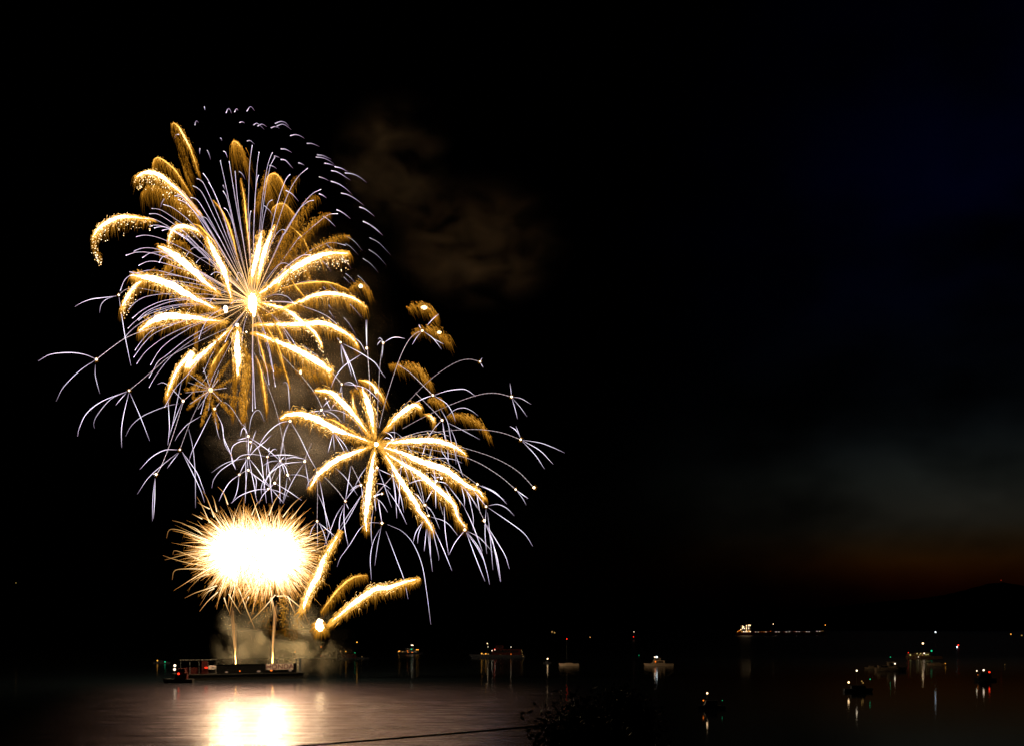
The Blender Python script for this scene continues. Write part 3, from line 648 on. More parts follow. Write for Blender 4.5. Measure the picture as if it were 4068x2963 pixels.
CROSS_M = """L 755,270|F 440,780 340,620 270,550 240,545|L 755,270 710,170 660,90 620,150 595,275|L 755,270 690,90 640,20 615,50|L 740,290 640,320 530,350|L 755,280 760,500 770,690
L 800,385||L 790,372 620,370 470,440 410,540 400,700|L 800,385 900,430 980,570 1030,780 1070,1150 1130,1640|L 830,390 880,240 920,150|L 790,600 820,470 830,400
L 760,705|L 690,0 720,400 745,640|L 760,700 920,520 1080,390 1230,245|L 720,715 400,780 200,870 0,1015|L 750,710 640,900 575,1050|L 770,720 820,1000 880,1300 910,1500 950,1640|L 780,730 950,950 1090,1160 1220,1320|L 745,720 740,850 760,950
L 572,1055|L 572,1055 640,1010 740,960|L 572,1055 380,1200 230,1430 155,1595|L 565,1070 545,1280 500,1470 420,1640
L 1148,690||L 1140,690 950,650 780,635 600,670 480,770 200,960 50,1150 5,1330|L 1150,700 1170,900 1200,1100 1220,1330 1250,1640|L 1150,700 1130,1000 1135,1140|L 1160,670 1230,570 1300,525 1345,560|L 1170,600 1175,530 1195,488|L 1200,670 1400,650 1600,655 1790,690
L 755,960||L 755,960 850,1040 920,1170 910,1350 905,1500|L 740,970 710,1200 690,1640|L 760,970 950,1120 1220,1320|L 700,700 710,1300 690,1400
L 1410,770|L 1410,760 1430,500 1470,330 1590,0|L 1410,770 1370,650 1345,635|L 1410,770 1250,960 1120,1150 1060,1400|L 1410,770 1400,1200 1410,1640|L 1410,780 1520,900 1570,1060 1625,1195|L 1480,740 1700,700 1980,750|L 1410,770 1210,590 990,430 770,290|L 1400,770 1200,790 1030,890|L 1410,780 1480,930 1505,1060|L 1410,770 1500,680
L 1913,785|L 1913,785 1960,620 2055,410|L 1890,790 1600,815 1430,860 1200,1040 1080,1280|L 1890,830 1700,1120 1560,1400 1470,1640|L 1925,830 1970,1100 2010,1330
L 1565,1060|F 575,0 700,300 800,570 870,850 935,1240|L 1600,1060 1750,1055 1900,1090 2065,1180|L 1555,1110 1520,1350 1460,1640|L 1565,1060 1600,1130 1625,1195
L 1298,1228|L 1310,1210 1400,1030 1490,850 1610,610|L 1298,1228 1210,1310 1050,1480 970,1650|L 1320,1240 1560,1380 1850,1580
L 1165,1345|L 1175,1300 1300,1000 1420,780|L 1160,1350 900,1370 600,1480 400,1640|L 1180,1350 1350,1390 1590,1505|L 1230,1350 1330,1460 1480,1640|L 1080,1130 1025,1300 1025,1470
F 970,748||F 970,748 860,770 740,860 650,980 630,1050|F 965,755 910,880 880,1060 860,1170|F 980,760 1080,930 1190,1160 1280,1310|F 897,345 915,318 950,380 965,640|F 520,870 545,720 590,640 640,640 690,755
L 410,650||L 410,650 430,800 500,950|L 200,0 240,200 280,440 400,650"""
CROSS_R = """M 815,237|D 860,1340 1040,1470 F 1160,0 1350,130 1535,345|M 860,220 960,195 1050,230 1150,350|M 860,237 1100,260 1300,320 1450,440 1630,630|M 810,260 790,350 770,440|M 810,260 820,440 850,720 865,1030
M 395,765|F 860,10 1040,200 M -100,-40 0,80 260,420 430,760|M 395,780 280,790 150,815|M 400,785 550,800 700,890 820,1030|M 440,760 700,770 900,840 1070,980 1180,1120 1260,1280|M 420,790 480,900|M 370,800 330,850
M 490,520||M 490,540 540,660 600,770|M 600,540 500,620 430,700|M 720,600 640,670 605,740|M 650,440 720,420 780,470
M 635,1205||M 640,1230 650,1400 665,1600|M 660,1240 850,1440 965,1640|M 630,1260 580,1450 530,1640|M 670,1270 780,1450 880,1640
G 505,530|G 460,470 480,495 505,530|G 510,540 520,700 545,850|G 515,560 590,760 655,975|G 520,560 640,830 730,1080|G 540,550 720,640 850,720 960,800 1040,920 1095,990
G 848,605|G 858,620 880,960 900,1330|G 830,655 760,530 650,445|G 848,600 842,400 837,235|G 852,600 848,400 852,232|G 785,680 560,830 440,980 380,1120
G 1065,535|G 1060,540 1020,850 1000,1200 980,1640|G 1065,535 1040,480 1010,468 995,490|G 1060,525 1020,515 985,570|G 1080,530 1170,475 1250,463 1350,482|G 1065,540 1055,650 1045,735
G 1578,377|G 1578,377 1480,420 1370,550 1250,820 1100,1280 1010,1650|G 1560,350 1530,297|G 1560,400 1500,470 1445,565|G 1600,390 1720,480 1830,620|G 1700,470 1860,555|G 1640,310 1720,220 1795,158
G 1716,1220|G 1716,1220 1590,1095 1420,930 1250,810|G 1716,1220 1600,1260 1480,1320|H 345,465 480,420 620,400 700,410 800,480|H 340,470 470,550 540,650 575,750
H 430,738|H 430,738 330,630 140,440|H 430,738 460,900 490,1000|H 430,738 350,820 275,935|H 490,765 650,845 845,950|H 490,690 580,620 680,605 760,640 825,690|H 410,610 490,760 530,960
H 845,100|H 845,100 720,75 580,110 400,220 230,360 0,600|H 845,100 868,60|H 850,115 880,165
H 1190,483|H 1190,483 1000,443 800,470 500,580 200,720 0,830|H 1190,480 1173,335|H 1200,487 1290,500 1405,565|H 1200,500 1280,590 1360,700|H 1195,500 1230,620 1255,725
H 1290,950|H 1290,950 1100,880 900,845 700,840 400,865 0,935|H 1285,930 1238,803|H 1265,890 1230,840 1172,805|H 1310,955 1500,985 1640,1035 1770,1095|H 1310,960 1500,1070 1645,1220|H 1310,970 1450,1120 1550,1270
H 1435,1475|H 1435,1475 1250,1290 1000,1150 700,1050 550,1020 100,1010
H 1235,1495|H 1235,1495 1050,1340 800,1190 550,1110 200,1040 0,1010|H 1245,1505 1372,1595|H 1245,1505 1310,1590 I 2020,465
H 815,1440|H 815,1440 650,1320 400,1160 150,1080 0,1045|H 835,1450 970,1510 1110,1610|I 1620,290 1740,350 1845,455|I 1580,300 1580,400 1605,540
I 1658,478|I 1658,478 1560,370 1450,280|I 1680,470 1760,458 1840,490 1912,560|I 1680,490 1900,640 2010,730 2078,835|I 1658,500 1650,620 1650,750 1665,905|I 1670,530 1690,700 1720,1050
I 1642,605|I 1642,605 1580,480 1480,320|I 1650,630 1700,750 1760,950 1790,1155|I 1660,640 1760,800 1830,920 1868,1040|I 1670,650 1720,800 1785,1150
I 1467,687|I 1467,687 1400,520 1290,300|I 1467,690 1380,800 1325,910|I 1490,700 1600,760 1720,890|I 1480,710 1550,900 1600,1030 1648,1150|I 1490,710 1600,860 1660,1040 1690,1180|I 1490,720 1580,850 1640,970
I 720,627|I 720,627 690,420|I 700,625 600,625 520,680 430,820 345,940 315,1020|I 715,650 680,830 655,1010|I 700,680 640,800 615,950 625,1140|I 770,640 900,700 1000,810 1080,1000 1120,1230 1160,1540|I 755,700 850,950 920,1140 955,1310
P 630,720|P 630,720 450,480 200,220|P 630,720 690,330 740,0|P 630,700 800,480 950,390|P 610,760 600,1000 620,1300 690,1640|P 580,800 450,1000 330,1300 190,1650|P 590,850 510,1120 510,1590|P 640,760 700,885|P 720,510 850,410 950,390
P 950,390|P 950,390 850,180 760,0|P 955,400 1000,720 985,850 1015,1050|P 820,420 950,180 1080,0|P 520,1250 720,950 980,560
P 50,130|P 50,130 60,600 50,1120|P 50,130 -120,330 -170,480|P 60,560 190,850 330,1340 370,1500|P 100,300 180,720 280,1400|P 430,40 600,200 700,330 880,600
P 50,1130|P 55,1160 60,1650|P 80,1160 180,1350 260,1640|P 80,1160 240,1290 430,1450|P 30,1160 -60,1300 -110,1480
P 1230,620|P 1240,600 1430,390 1600,200|P 1240,640 1380,760 1500,950|P 1230,640 1240,780 1255,920|P 1200,900 1160,1150 1160,1400 1180,1640|P 1300,680 1340,920 1375,1150|P 1235,610 1300,580 1370,568
P 1380,568||P 1380,568 1300,590 1250,630|P 1250,350 1420,380 1560,470|P 400,1450 620,1200 900,700 1060,400
P 1600,195|P 1600,195 1700,100 1790,20|P 1620,230 1660,600 1685,1070|P 1630,250 1760,600 1830,950|P 1480,470 1700,800 1890,1195|P 1740,300 1740,560 1725,800 1755,970
P 1280,35||P 1300,50 1430,400 1580,850|P 1280,35 1220,110 1180,170|P 1300,60 1450,130 1590,190
N 235,785|N 235,785 130,890 40,975|N 235,785 195,1050 190,1400 170,1640|N 0,640 50,950 130,1640|N 130,400 260,700 400,1130
N 705,1575|N 705,1575 620,1150 500,820|N 690,1540 480,1000 210,490|N 740,1590 850,1680|N 735,1510 850,1300 890,1260|N 690,1560 580,1400 490,1330
N 950,1085|N 950,1085 800,1050 600,1070 380,1140|N 960,1090 1120,1120 1190,1180|N 950,1060 900,920 780,720|N 840,940 930,1040
N 1050,1020||N 1050,1020 980,1000 920,1030|N 1040,1000 990,920|N 900,780 930,1200 940,1640
N 120,270|N 80,-100 80,0 100,290|N 120,290 125,450 120,660|N 100,280 0,130 -150,60|N 120,90 260,210 400,430 550,720|N -20,90 60,80 130,100 |N 100,310 -60,430 -130,500
N 50,240|N 60,240 280,180 600,85 880,60 1200,160|N 50,240 -60,340 -120,440|N 20,240 -60,190 -130,220
N 1140,270|N 1080,0 1140,270|N 1195,0 1260,300 1330,500 1350,740|N 1240,0 1340,250 1370,430 1350,570|N 1180,420 1190,600 1190,720|N 1040,380 1070,500 1160,620 1225,775|N 1350,560 1450,860 1500,1000
N 1450,1180||N 1460,1180 1520,1440 1525,1600|N 1120,1180 1250,1450 1360,1650|N 1200,1190 1400,1450 1540,1640|N 1480,1180 1650,1400 1790,1640|N 1560,1280 1630,1460 1670,1640|N 1700,1270 1800,1390 1960,1590
N 770,860|N 750,210 870,50 930,-30|N 760,870 740,1040 728,1200|N 720,340 690,460 650,580|N 860,380 820,540 790,690|N 720,650 900,620 1100,615 1300,640 1480,715
I 1140,560|I 1110,465 1125,510 1140,560|I 1100,600 1030,700 1000,800|I 1090,620 1050,720 1040,810|I 1160,570 1300,620 1405,740|I 1120,470 1180,540 1240,680
I 1110,465|I 1240,440 1255,500 1270,555|I 1130,680 1150,860 1175,1065|I 1120,680 1110,780 1100,880|I 1150,690 1155,830 1160,950|I 1160,600 1190,750 1230,920 1230,965|I 1190,680 1280,880 1350,1055|I 1280,480 1290,700 1320,915
I 1490,350||I 1490,350 1540,560 1540,690|I 1460,480 1540,650 1625,880|I 1200,290 1205,490|I 960,270 1060,240 1190,240"""
SMALL = {"F 145,615"}
def crossettes(B, table, root):
    for line in table.split('\n'):
        f = [x.strip() for x in line.split('|')]
        fp = path(f[0])[0]
        d0 = rng.uniform(-0.45, 0.45) * B.R * MET
        m = MB(); big = rng.uniform(0.85, 1.2)
        c = at(fp[0], fp[1], B.Y + d0)
        if f[0] in ("E 1420,420", "L 410,650", "N 1140,270", "N 1450,1180", "I 1490,350", "N 770,860"): big *= 0.35
        m.ball(c, MET * 3.9 * big, scale((6.0, 4.6, 3.0), big), 8, 6)
        for _ in range(14):
            an = rng.uniform(0, 6.28)
            hair(m, fp, (math.cos(an), math.sin(an)), (0, 0), rng.uniform(7, 14) * big, MET * .55, .55, .12, B.Y + d0, rng.uniform(-.4, .4))
        star = m.build("crossette_star", SPARK, root, glow=True)
        if f[1]:
            r = path(f[1])
            row = f[1] if math.hypot(r[0][0] - fp[0], r[0][1] - fp[1]) < math.hypot(r[-1][0] - fp[0], r[-1][1] - fp[1]) else None
            pts = r if row else r[::-1]
            row = "S " + " ".join("%.1f,%.1f" % q for q in pts)
            m, w0 = leg_mesh(B, row, rng, d0, stem=True); m.build("stem", SPARK, star, glow=True)
        for row in f[2:]:
            if row:
                m, w0 = leg_mesh(B, row, rng, d0); m.build("star_leg", SPARK, star, glow=True)

XL = Burst((800, 1500), 420, 488)
e = empty("crossette_firework", at(700, 1650, 488), "wide white crossette firework at the far left whose stars split into long drooping legs", "firework", "crossette fireworks")
crossettes(XL, CROSS_L, e)
XM = Burst((1040, 1800), 220, 484)
e = empty("crossette_firework", at(1040, 1820, 484), "tangle of small white crossette stars just above the two glaring white shells", "firework", "crossette fireworks")
crossettes(XM, CROSS_M, e)
XR = Burst((1540, 1800), 480, 482)
e = empty("crossette_firework", at(1540, 1800, 482), "large white crossette firework spread over the right gold palm, legs falling towards the sea", "firework", "crossette fireworks")
crossettes(XR, CROSS_R, e)

# ---- two glaring shells just above the barge
def shell(c, rx, rz, Y, n, label, seed, long_dirs):
    r_ = random.Random(seed)
    e = empty("white_shell_firework", at(c[0], c[1], Y), label, "firework", "glaring white shells above the barge")
    m = MB(); m.ball(at(c[0], c[1], Y), MET, (0, 0, 0), 26, 18, (rx * .86, rx * .62, rz * .82), 0.4, r_); m.build("fireball", FIRE, e).visible_shadow = False      # flames cast no shadow of their own
    m = MB(); m.ball(at(c[0] + (-34 if seed == 5 else 8), c[1] + 6, Y), MET, (0, 0, 0), 14, 11, (rx * .40, rx * .95, rz * .90), 0.12, r_); m.build("burning_core", CORE, e)
    m = MB()
    for i in range(n):
        z = r_.uniform(-1, 1); ph = r_.uniform(0, 2 * math.pi); q = math.sqrt(1 - z * z)
        d = np.array((q * math.cos(ph), q * math.sin(ph), z))
        L = r_.choice((1.25, 1.32, 1.42, 1.55, 1.68, 1.9)) * r_.uniform(0.88, 1.15) * (1 + .13 * math.sin(5 * ph + seed) * math.sin(4 * z + ph) + .08 * math.sin(11 * ph))
        if r_.random() < 0.13: L *= 1.18
        p0 = at(c[0], c[1], Y)
        pts, cols, rad = [], [], []
        bend = r_.gauss(0, 0.26); k = r_.uniform(0.6, 1.1)
        S = np.array((rx, rx * .9, rz)) * MET
        for j in range(6):
            s = 0.55 + (L - 0.55) * j / 5
            drop = 0.06 * (j / 5) ** 2 * L
            off = np.array((bend * (j / 5) ** 2 * -d[2], 0, bend * (j / 5) ** 2 * d[0] - drop))
            w = (d * s + off) * S
            pts.append(p0 + Vector(w))
            cols.append(scale(ramp([(0, (12, 9, 6)), (.42, (6, 4.4, 2.4)), (.74, (2.4, 1.15, .28)), (1, (.7, .24, .03))], j / 5), k))
            rad.append(MET * (1.25 - .85 * j / 5) * k)
        m.tube(pts, rad, cols, 3)
        if r_.random() < .35:     # burnt-out tips hook over and fall
            tip = (c[0] + (pts[-1].x - p0.x) / MET, c[1] - (pts[-1].z - p0.z) / MET)
            hair(m, tip, (d[0] * .5, -d[2] * .3), (0, 1), r_.uniform(8, 26), MET * .8, .38, .08, Y, pts[-1].y - Y)
    for row in long_dirs:
        p, L = smooth(path(row), 8); nn = len(p)
        m.tube([at(x, y, Y + r_.uniform(-3, -2)) for x, y in p], [MET * (1.7 - 1.1 * i / (nn - 1)) for i in range(nn)],
               [scale(ramp([(0, (2.4, 1.8, 1.0)), (.5, (1.1, .62, .2)), (1, (.35, .13, .03))], i / (nn - 1)), 1) for i in range(nn)], 4)
    o = m.build("spark_spray", SPARK, e, glow=True); o["kind"] = "stuff"; o.visible_shadow = False
    return e

CORE = lamp_mat("shell_core_fire", (1.0, 0.74, 0.42), 145)
FIRE = lamp_mat("shell_fire", (1.0, 0.8, 0.5), 5)
shell((952, 2192), 105, 93, 469, 2000, "left one of two fused glaring white shells with spiky orange sparks, above the barge", 5,
      ["J 660,660 480,560 350,490 232,456", "J 640,700 450,610 300,560 200,560 170,650", "J 560,610 480,540 340,495", "J 640,960 400,920 220,870 130,838", "J 640,800 380,830 150,888", "J 540,890 400,830 260,785 240,830",
       "J 600,990 400,985 260,1005 232,1105", "J 640,1040 500,1090 425,1138", "J 720,1170 600,1210 480,1250 370,1305", "J 730,1240 620,1340 530,1452", "J 640,480 560,300 500,195", "J 690,420 620,230 565,135", "J 560,440 500,410 450,385",
       "J 840,280 790,150 730,90", "J 720,360 690,230 668,185", "J 640,330 560,290 512,258", "J 850,1260 920,1380 985,1482", "J 800,1300 830,1400 860,1470", "J 690,1200 600,1250 555,1310", "J 960,1200 1050,1440 1140,1650"])
shell((1078, 2199), 105, 99, 470, 2100, "right one of two fused glaring white shells with spiky orange sparks, above the barge", 6,
      ["J 1290,400 1350,250 1440,120", "J 1440,420 1550,280 1655,190", "J 1530,440 1640,300 1700,230", "J 1640,560 1720,500 1780,455", "J 1650,660 1800,650 1960,690", "J 1640,680 1780,640 1920,632", "J 1650,790 1800,775 1910,790", "J 1640,860 1760,880 1850,960",
       "J 1500,1290 1540,1400 1600,1520", "J 1480,1280 1640,1420 1730,1585", "J 1360,1270 1200,1450 1060,1585", "J 1310,1300 1330,1400 1345,1500", "J 1380,1285 1480,1280 1360,1280 1300,1320", "J 1560,1130 1640,1180 1720,1150", "J 1100,400 1160,270 1220,230", "J 1570,1060 1700,1000 1810,990",
       "J 1070,1290 1040,1360 1015,1425", "J 1560,1140 1620,1210 1680,1290"])

# ---- comets thrown from the barge and the glitter raining down
CM = Burst((1225, 2490), 300, 484)
for row, c, w, hl, o, lab in [
 ("I -20,1420 10,1390 60,1250 140,1100 200,950 270,820 352,690", 'W', 17, 30, {'pw': .75, 'dens': 1.7}, "steepest of three gold comets leaning right from the barge"),
 ("I 170,1430 250,1320 330,1220 420,1140 500,1105 590,1100", 'Y', 10, 34, {'dens': 1.8}, "middle gold comet, the dimmest of the three leaning right from the barge"),
 ("I 240,1540 400,1400 550,1290 680,1210 750,1215 900,1165 1065,1125", 'W', 15, 34, {'dens': 1.5}, "longest and lowest gold comet, stretching right from the barge")]:
    p0 = path(row)
    e = empty("rising_comet", at(p0[0][0], p0[0][1], 484), lab, "firework", "gold comets leaning from the barge")
    m, dots = gold_mesh(CM, row, c, w, hl, rng, d=-4, **o); m.build("comet_tail", SPARK, e, glow=True)
e = empty("gold_mine_firework", at(1272, 2490, 484), "small white hot ball with a skirt of gold sparks right above the barge's right end", "firework")
m = MB(); m.ball(at(1271, 2482, 483), MET, (0, 0, 0), 10, 8, (17, 17, 24), .2); m.build("burning_core", lamp_mat("mine_core_fire", (1.0, .74, .4), 30), e)
m = MB()
for _ in range(420):
    an = rng.uniform(-2.9, -0.2) if rng.random() < .3 else rng.uniform(0, 6.28)
    r0 = rng.uniform(4, 22)
    hair(m, (1270 + r0 * math.cos(an), 2484 + r0 * math.sin(an)), (math.cos(an) * .7, math.sin(an) * .5), (0, .8), rng.uniform(10, 38), MET * rng.uniform(.8, 1.3), rng.uniform(.5, .9), .15, 483, rng.uniform(-2, 2))
m.build("spark_skirt", SPARK, e, glow=True)["kind"] = "stuff"

for lab, row, n, sp, hot in [("glittering curtain of gold sparks below the gap between the white shells", "J 960,1150 1080,1260 1180,1360 1260,1520 1330,1700", 420, 17, .75), ("straight column of gold glitter under the right white shell", "J 1440,1290 1450,1450 1460,1720", 330, 11, .8),
                        ("short shower of gold glitter left of the steepest comet", "J 1650,1440 1620,1500 1590,1640 1560,1760", 240, 12, .7)]:
    p, L = smooth(path(row), 5)
    m = MB()
    for _ in range(n):
        i = rng.randrange(len(p)); q = p[i]; k = 1 - .7 * i / len(p)
        hair(m, (q[0] + rng.gauss(0, sp), q[1] + rng.gauss(0, 8)), (rng.gauss(0, .5), -.3), (0, 1), rng.uniform(3, 9), MET * rng.uniform(.8, 1.5), hot * k * rng.uniform(.6, 1.2), .12, 484, rng.gauss(0, 2))
    root = empty("gold_glitter_shower", at(p[0][0], p[0][1], 484), lab, "firework sparks", "glitter showers under the white shells")
    m.build("falling_spark", SPARK, root, glow=True)["kind"] = "stuff"

JET = lamp_mat("launch_fire", (1.0, .55, .16), 16)
for lab, row, h, k in [("left rising tail of orange sparks standing on the barge", "S 937,2636 935,2600 931,2530 927,2460 922,2390", .68, 20), ("right rising tail of orange sparks standing on the barge, the brighter", "S 1082,2632 1083,2590 1085,2530 1091,2450 1096,2380", .9, 26)]:
    p, L = smooth(path(row), 8); m = MB(); n = len(p)
    for j in range(k):
        ox, oy = rng.gauss(0, 2.6), rng.gauss(0, 2.0) * MET; i0 = rng.randrange(0, n // 3); i1 = rng.randrange(2 * n // 3, n)
        kk = h * rng.uniform(.45, 1.15)
        pts = [at(p[i][0] + ox * (0.5 + 1.3 * i / n), p[i][1], 482 + oy * (1 + 2 * i / n)) for i in range(i0, i1)]
        m.tube(pts, [MET * .55] * len(pts), [scale(lerp((1.9, .98, .30), (.65, .28, .10), i / n), kk * (1.1 - .7 * i / n)) for i in range(i0, i1)], 3)
    root = empty("rising_spark_tail", at(p[0][0], p[0][1], 482), lab, "firework", "rising tails on the barge")
    m.build("spark_column", SPARK, root, glow=True)["kind"] = "stuff"
    m = MB(); q = [at(p[i][0], p[i][1], 482) for i in range(0, 9)]; m.tube(q, [MET * (2.2 - .2 * i) for i in range(9)], [(0, 0, 0)] * 9, 7)
    m.build("launch_flame", JET, root)

# ------------------------------------------------------------------ the barge
M_HULL = pmat("black_hull_steel", (0.014, 0.012, 0.010), 0.6); M_DECK = pmat("weathered_deck", (0.011, 0.010, 0.008), 0.85)
M_WALL = pmat("dark_panel", (0.005, 0.0047, 0.0045), 0.9); M_RED = pmat("red_paint", (0.032, 0.003, 0.002), 0.7)
M_CREAM = pmat("cream_gelcoat", (0.24, 0.185, 0.135), 0.35, vary=.08); M_GLASS = pmat("dark_glass", (0.01, 0.012, 0.014), 0.08)
M_STEEL = pmat("grey_steel", (0.05, 0.05, 0.05), 0.6); M_BANNER = pmat("banner_cloth", (0.36, 0.29, 0.25), 0.8, vary=.1)
M_LETTER = pmat("letter_red", (0.10, 0.006, 0.006), 0.7, vary=.1); M_RUBBER = pmat("rubber", (0.015, 0.015, 0.015), 0.9)
M_DARKBOAT = pmat("navy_paint", (0.02, 0.022, 0.03), 0.5); M_TUBE = pmat("mortar_tube", (0.05, 0.045, 0.04), 0.7)

PL, PR = Vector((-154.9, 461.0)), Vector((-101.5, 486.0))
U = (PR - PL); BL = U.length; U.normalize()
BANG = math.atan2(U.y, U.x)
def bs(px):
    """distance along the barge's front side seen on column px, and its forward distance"""
    k = (px - CX) / F
    s = (k * PL.y - PL.x) / (U.x - k * U.y)
    return s, PL.y + U.y * s
def bz(px, py):
    return CAMH + (HY - py) / F * bs(px)[1]

barge = empty("firework_barge", (PL.x, PL.y, 0), "long black barge with dark screens and a banner launching the fireworks", "barge", rz=BANG)
def bpart(name, mat, m, parent=None): return m.build(name, mat, parent or barge, world=False)
m = MB()
m.add([(1.5, 0, -1), (BL - 2, 0, -1), (BL - 2, 18, -1), (1.5, 18, -1), (0, 0, 2.6), (BL, 0, 2.6), (BL, 18, 2.6), (0, 18, 2.6)],
      [(0, 3, 2, 1), (4, 5, 6, 7), (0, 1, 5, 4), (1, 2, 6, 5), (2, 3, 7, 6), (3, 0, 4, 7)])
for k in range(int(BL // 4)): m.box(2.5 + 4 * k, 2.7 + 4 * k, -0.12, -0.003, -0.2, 2.4)
hull = bpart("hull", M_HULL, m)
m = MB(); m.box(-0.5, BL + 0.8, -0.35, 18.3, 2.603, 3.0); bpart("deck", M_DECK, m)
s0, s1 = bs(862)[0], bs(1177)[0]
m = MB(); n = 9
for k in range(n):
    a, b = s0 + (s1 - s0) * k / n, s0 + (s1 - s0) * (k + 1) / n
    m.box(a + .03, b - .03, 0.4, 0.7, 3.003, 7.45); m.box(b - .1, b + .1, 0.72, 1.0, 3.003, 7.5)
m.box(s0, s1, 0.3, 0.38, 7.2, 7.5)
wall = bpart("screen_wall", M_WALL, m)
for px in (942, 1021, 1101):
    s = bs(px)[0]; m = MB(); m.box(s - .3, s + .3, .74, 1.2, 7.53, 9.7); m.box(s + .32, s + 1.6, .9, 1.0, 9.3, 9.42); bpart("post", M_STEEL, m)
s = bs(1194)[0]; m = MB(); m.box(s - .6, s + .5, .3, 1.1, 3.003, 9.9); bpart("end_post", M_STEEL, m)
s2 = bs(1178)[0]; m = MB(); m.box(s2 - .25, s2 + .25, .72, 1.1, 3.003, 9.6); m.box(s2 + .27, s - .62, .8, .95, 7.5, 7.7); m.box(s2 + .27, s - .62, .8, .95, 9.0, 9.2); bpart("end_frame", M_STEEL, m)
m = MB(); m.box(s2 + .4, s - .8, .6, .76, 6.3, 7.3); bpart("notice_board", M_BANNER, m)
b0, b1 = bs(1057)[0], bs(1166)[0]
m = MB(); m.box(b0, b1, 0.18, 0.27, 4.5, 7.4); banner = bpart("banner", M_BANNER, m)
def lettering(text, size, mat, parent, loc, ext=0.03, sx=1.0):
    cu = bpy.data.curves.new("lettering", 'FONT'); cu.body = text; cu.size = size; cu.extrude = ext; cu.offset = 0.02
    cu.align_x = 'CENTER'; cu.align_y = 'CENTER'
    tmp = bpy.data.objects.new("lettering", cu); col.objects.link(tmp)
    dg = bpy.context.evaluated_depsgraph_get()
    me = bpy.data.meshes.new_from_object(tmp.evaluated_get(dg))
    bpy.data.objects.remove(tmp)
    me.materials.clear(); me.materials.append(mat)
    o = bpy.data.objects.new("lettering", me); col.objects.link(o)
    o.parent = parent; o.location = loc; o.rotation_euler = (math.radians(90), 0, 0); o.scale = (sx, 1, 1)
    return o
lettering("HONDA", 3.1, M_LETTER, banner, ((b0 + b1) / 2, 0.13, 5.95), sx=1.15)
# left end: canopy on posts, red deck house, pale container
a0, a1 = bs(716)[0], bs(868)[0]
m = MB(); m.box(a0, a1, 1.5, 9, bz(790, 2623), bz(790, 2623) + .3); canopy = bpart("canopy", M_DECK, m)
for k in range(5):
    s = a0 + .4 + (a1 - a0 - .8) * k / 4
    m = MB(); m.box(s - .12, s + .12, 1.6, 1.85, 3.003, bz(790, 2623) - .003); bpart("canopy_post", M_STEEL, m)
m = MB(); m.box(a0 + .5, a1 - .3, 8.3, 8.6, 3.003, bz(790, 2623) - .02); bpart("added_dark_backing", M_WALL, m)  # dark sheet added to blacken the see-through gap under the canopy
r0, r1 = bs(732)[0], bs(827)[0]
m = MB(); m.box(r0, r1, 2.0, 8, 3.003, bz(780, 2650)); bpart("red_deck_house", M_RED, m)
m = MB(); m.box(bs(803)[0], r1, 1.2, 1.97, 3.003, bz(810, 2624)); bpart("red_upright", M_RED, m)
m = MB(); m.box(bs(829)[0], bs(860)[0], 1.0, 4, bz(845, 2658), bz(845, 2643)); bpart("pale_container", M_BANNER, m)
for k in range(26):      # mortar racks behind the screens
    s = s0 + 1 + (s1 - s0 - 2) * k / 25
    m = MB()
    for j in range(4): m.tube([Vector((s, 4 + 3 * j, 3.0)), Vector((s, 4 + 3 * j, 5.2))], [.28, .28], [(0, 0, 0)] * 2, 8)
    m.box(s - .4, s + .4, 3.5, 13.5, 3.003, 3.5); bpart("mortar_rack", M_TUBE, m)
def blamp(px, py, kind, w=.5, h=.35, y=-0.1):
    s = bs(px)[0]; z = bz(px, py); m = MB(); m.ball((s, y, z), 1.0, (0, 0, 0), 10, 8, (w, .25, h)); bpart("deck_lamp", LAMP[kind], m)
for px, py, k, w, h in ((820, 2651, 'r', .75, .38), (900, 2668, 'p', .75, .4), (1028, 2665, 'p', .95, .5), (1078, 2662, 'o', .55, .3), (953, 2664, 'o', .3, .25), (1153, 2662, 'p', .8, .4), (845, 2651, 'p', .9, .35)):
    blamp(px, py, k, w, h, .05 if px != 820 else .9)

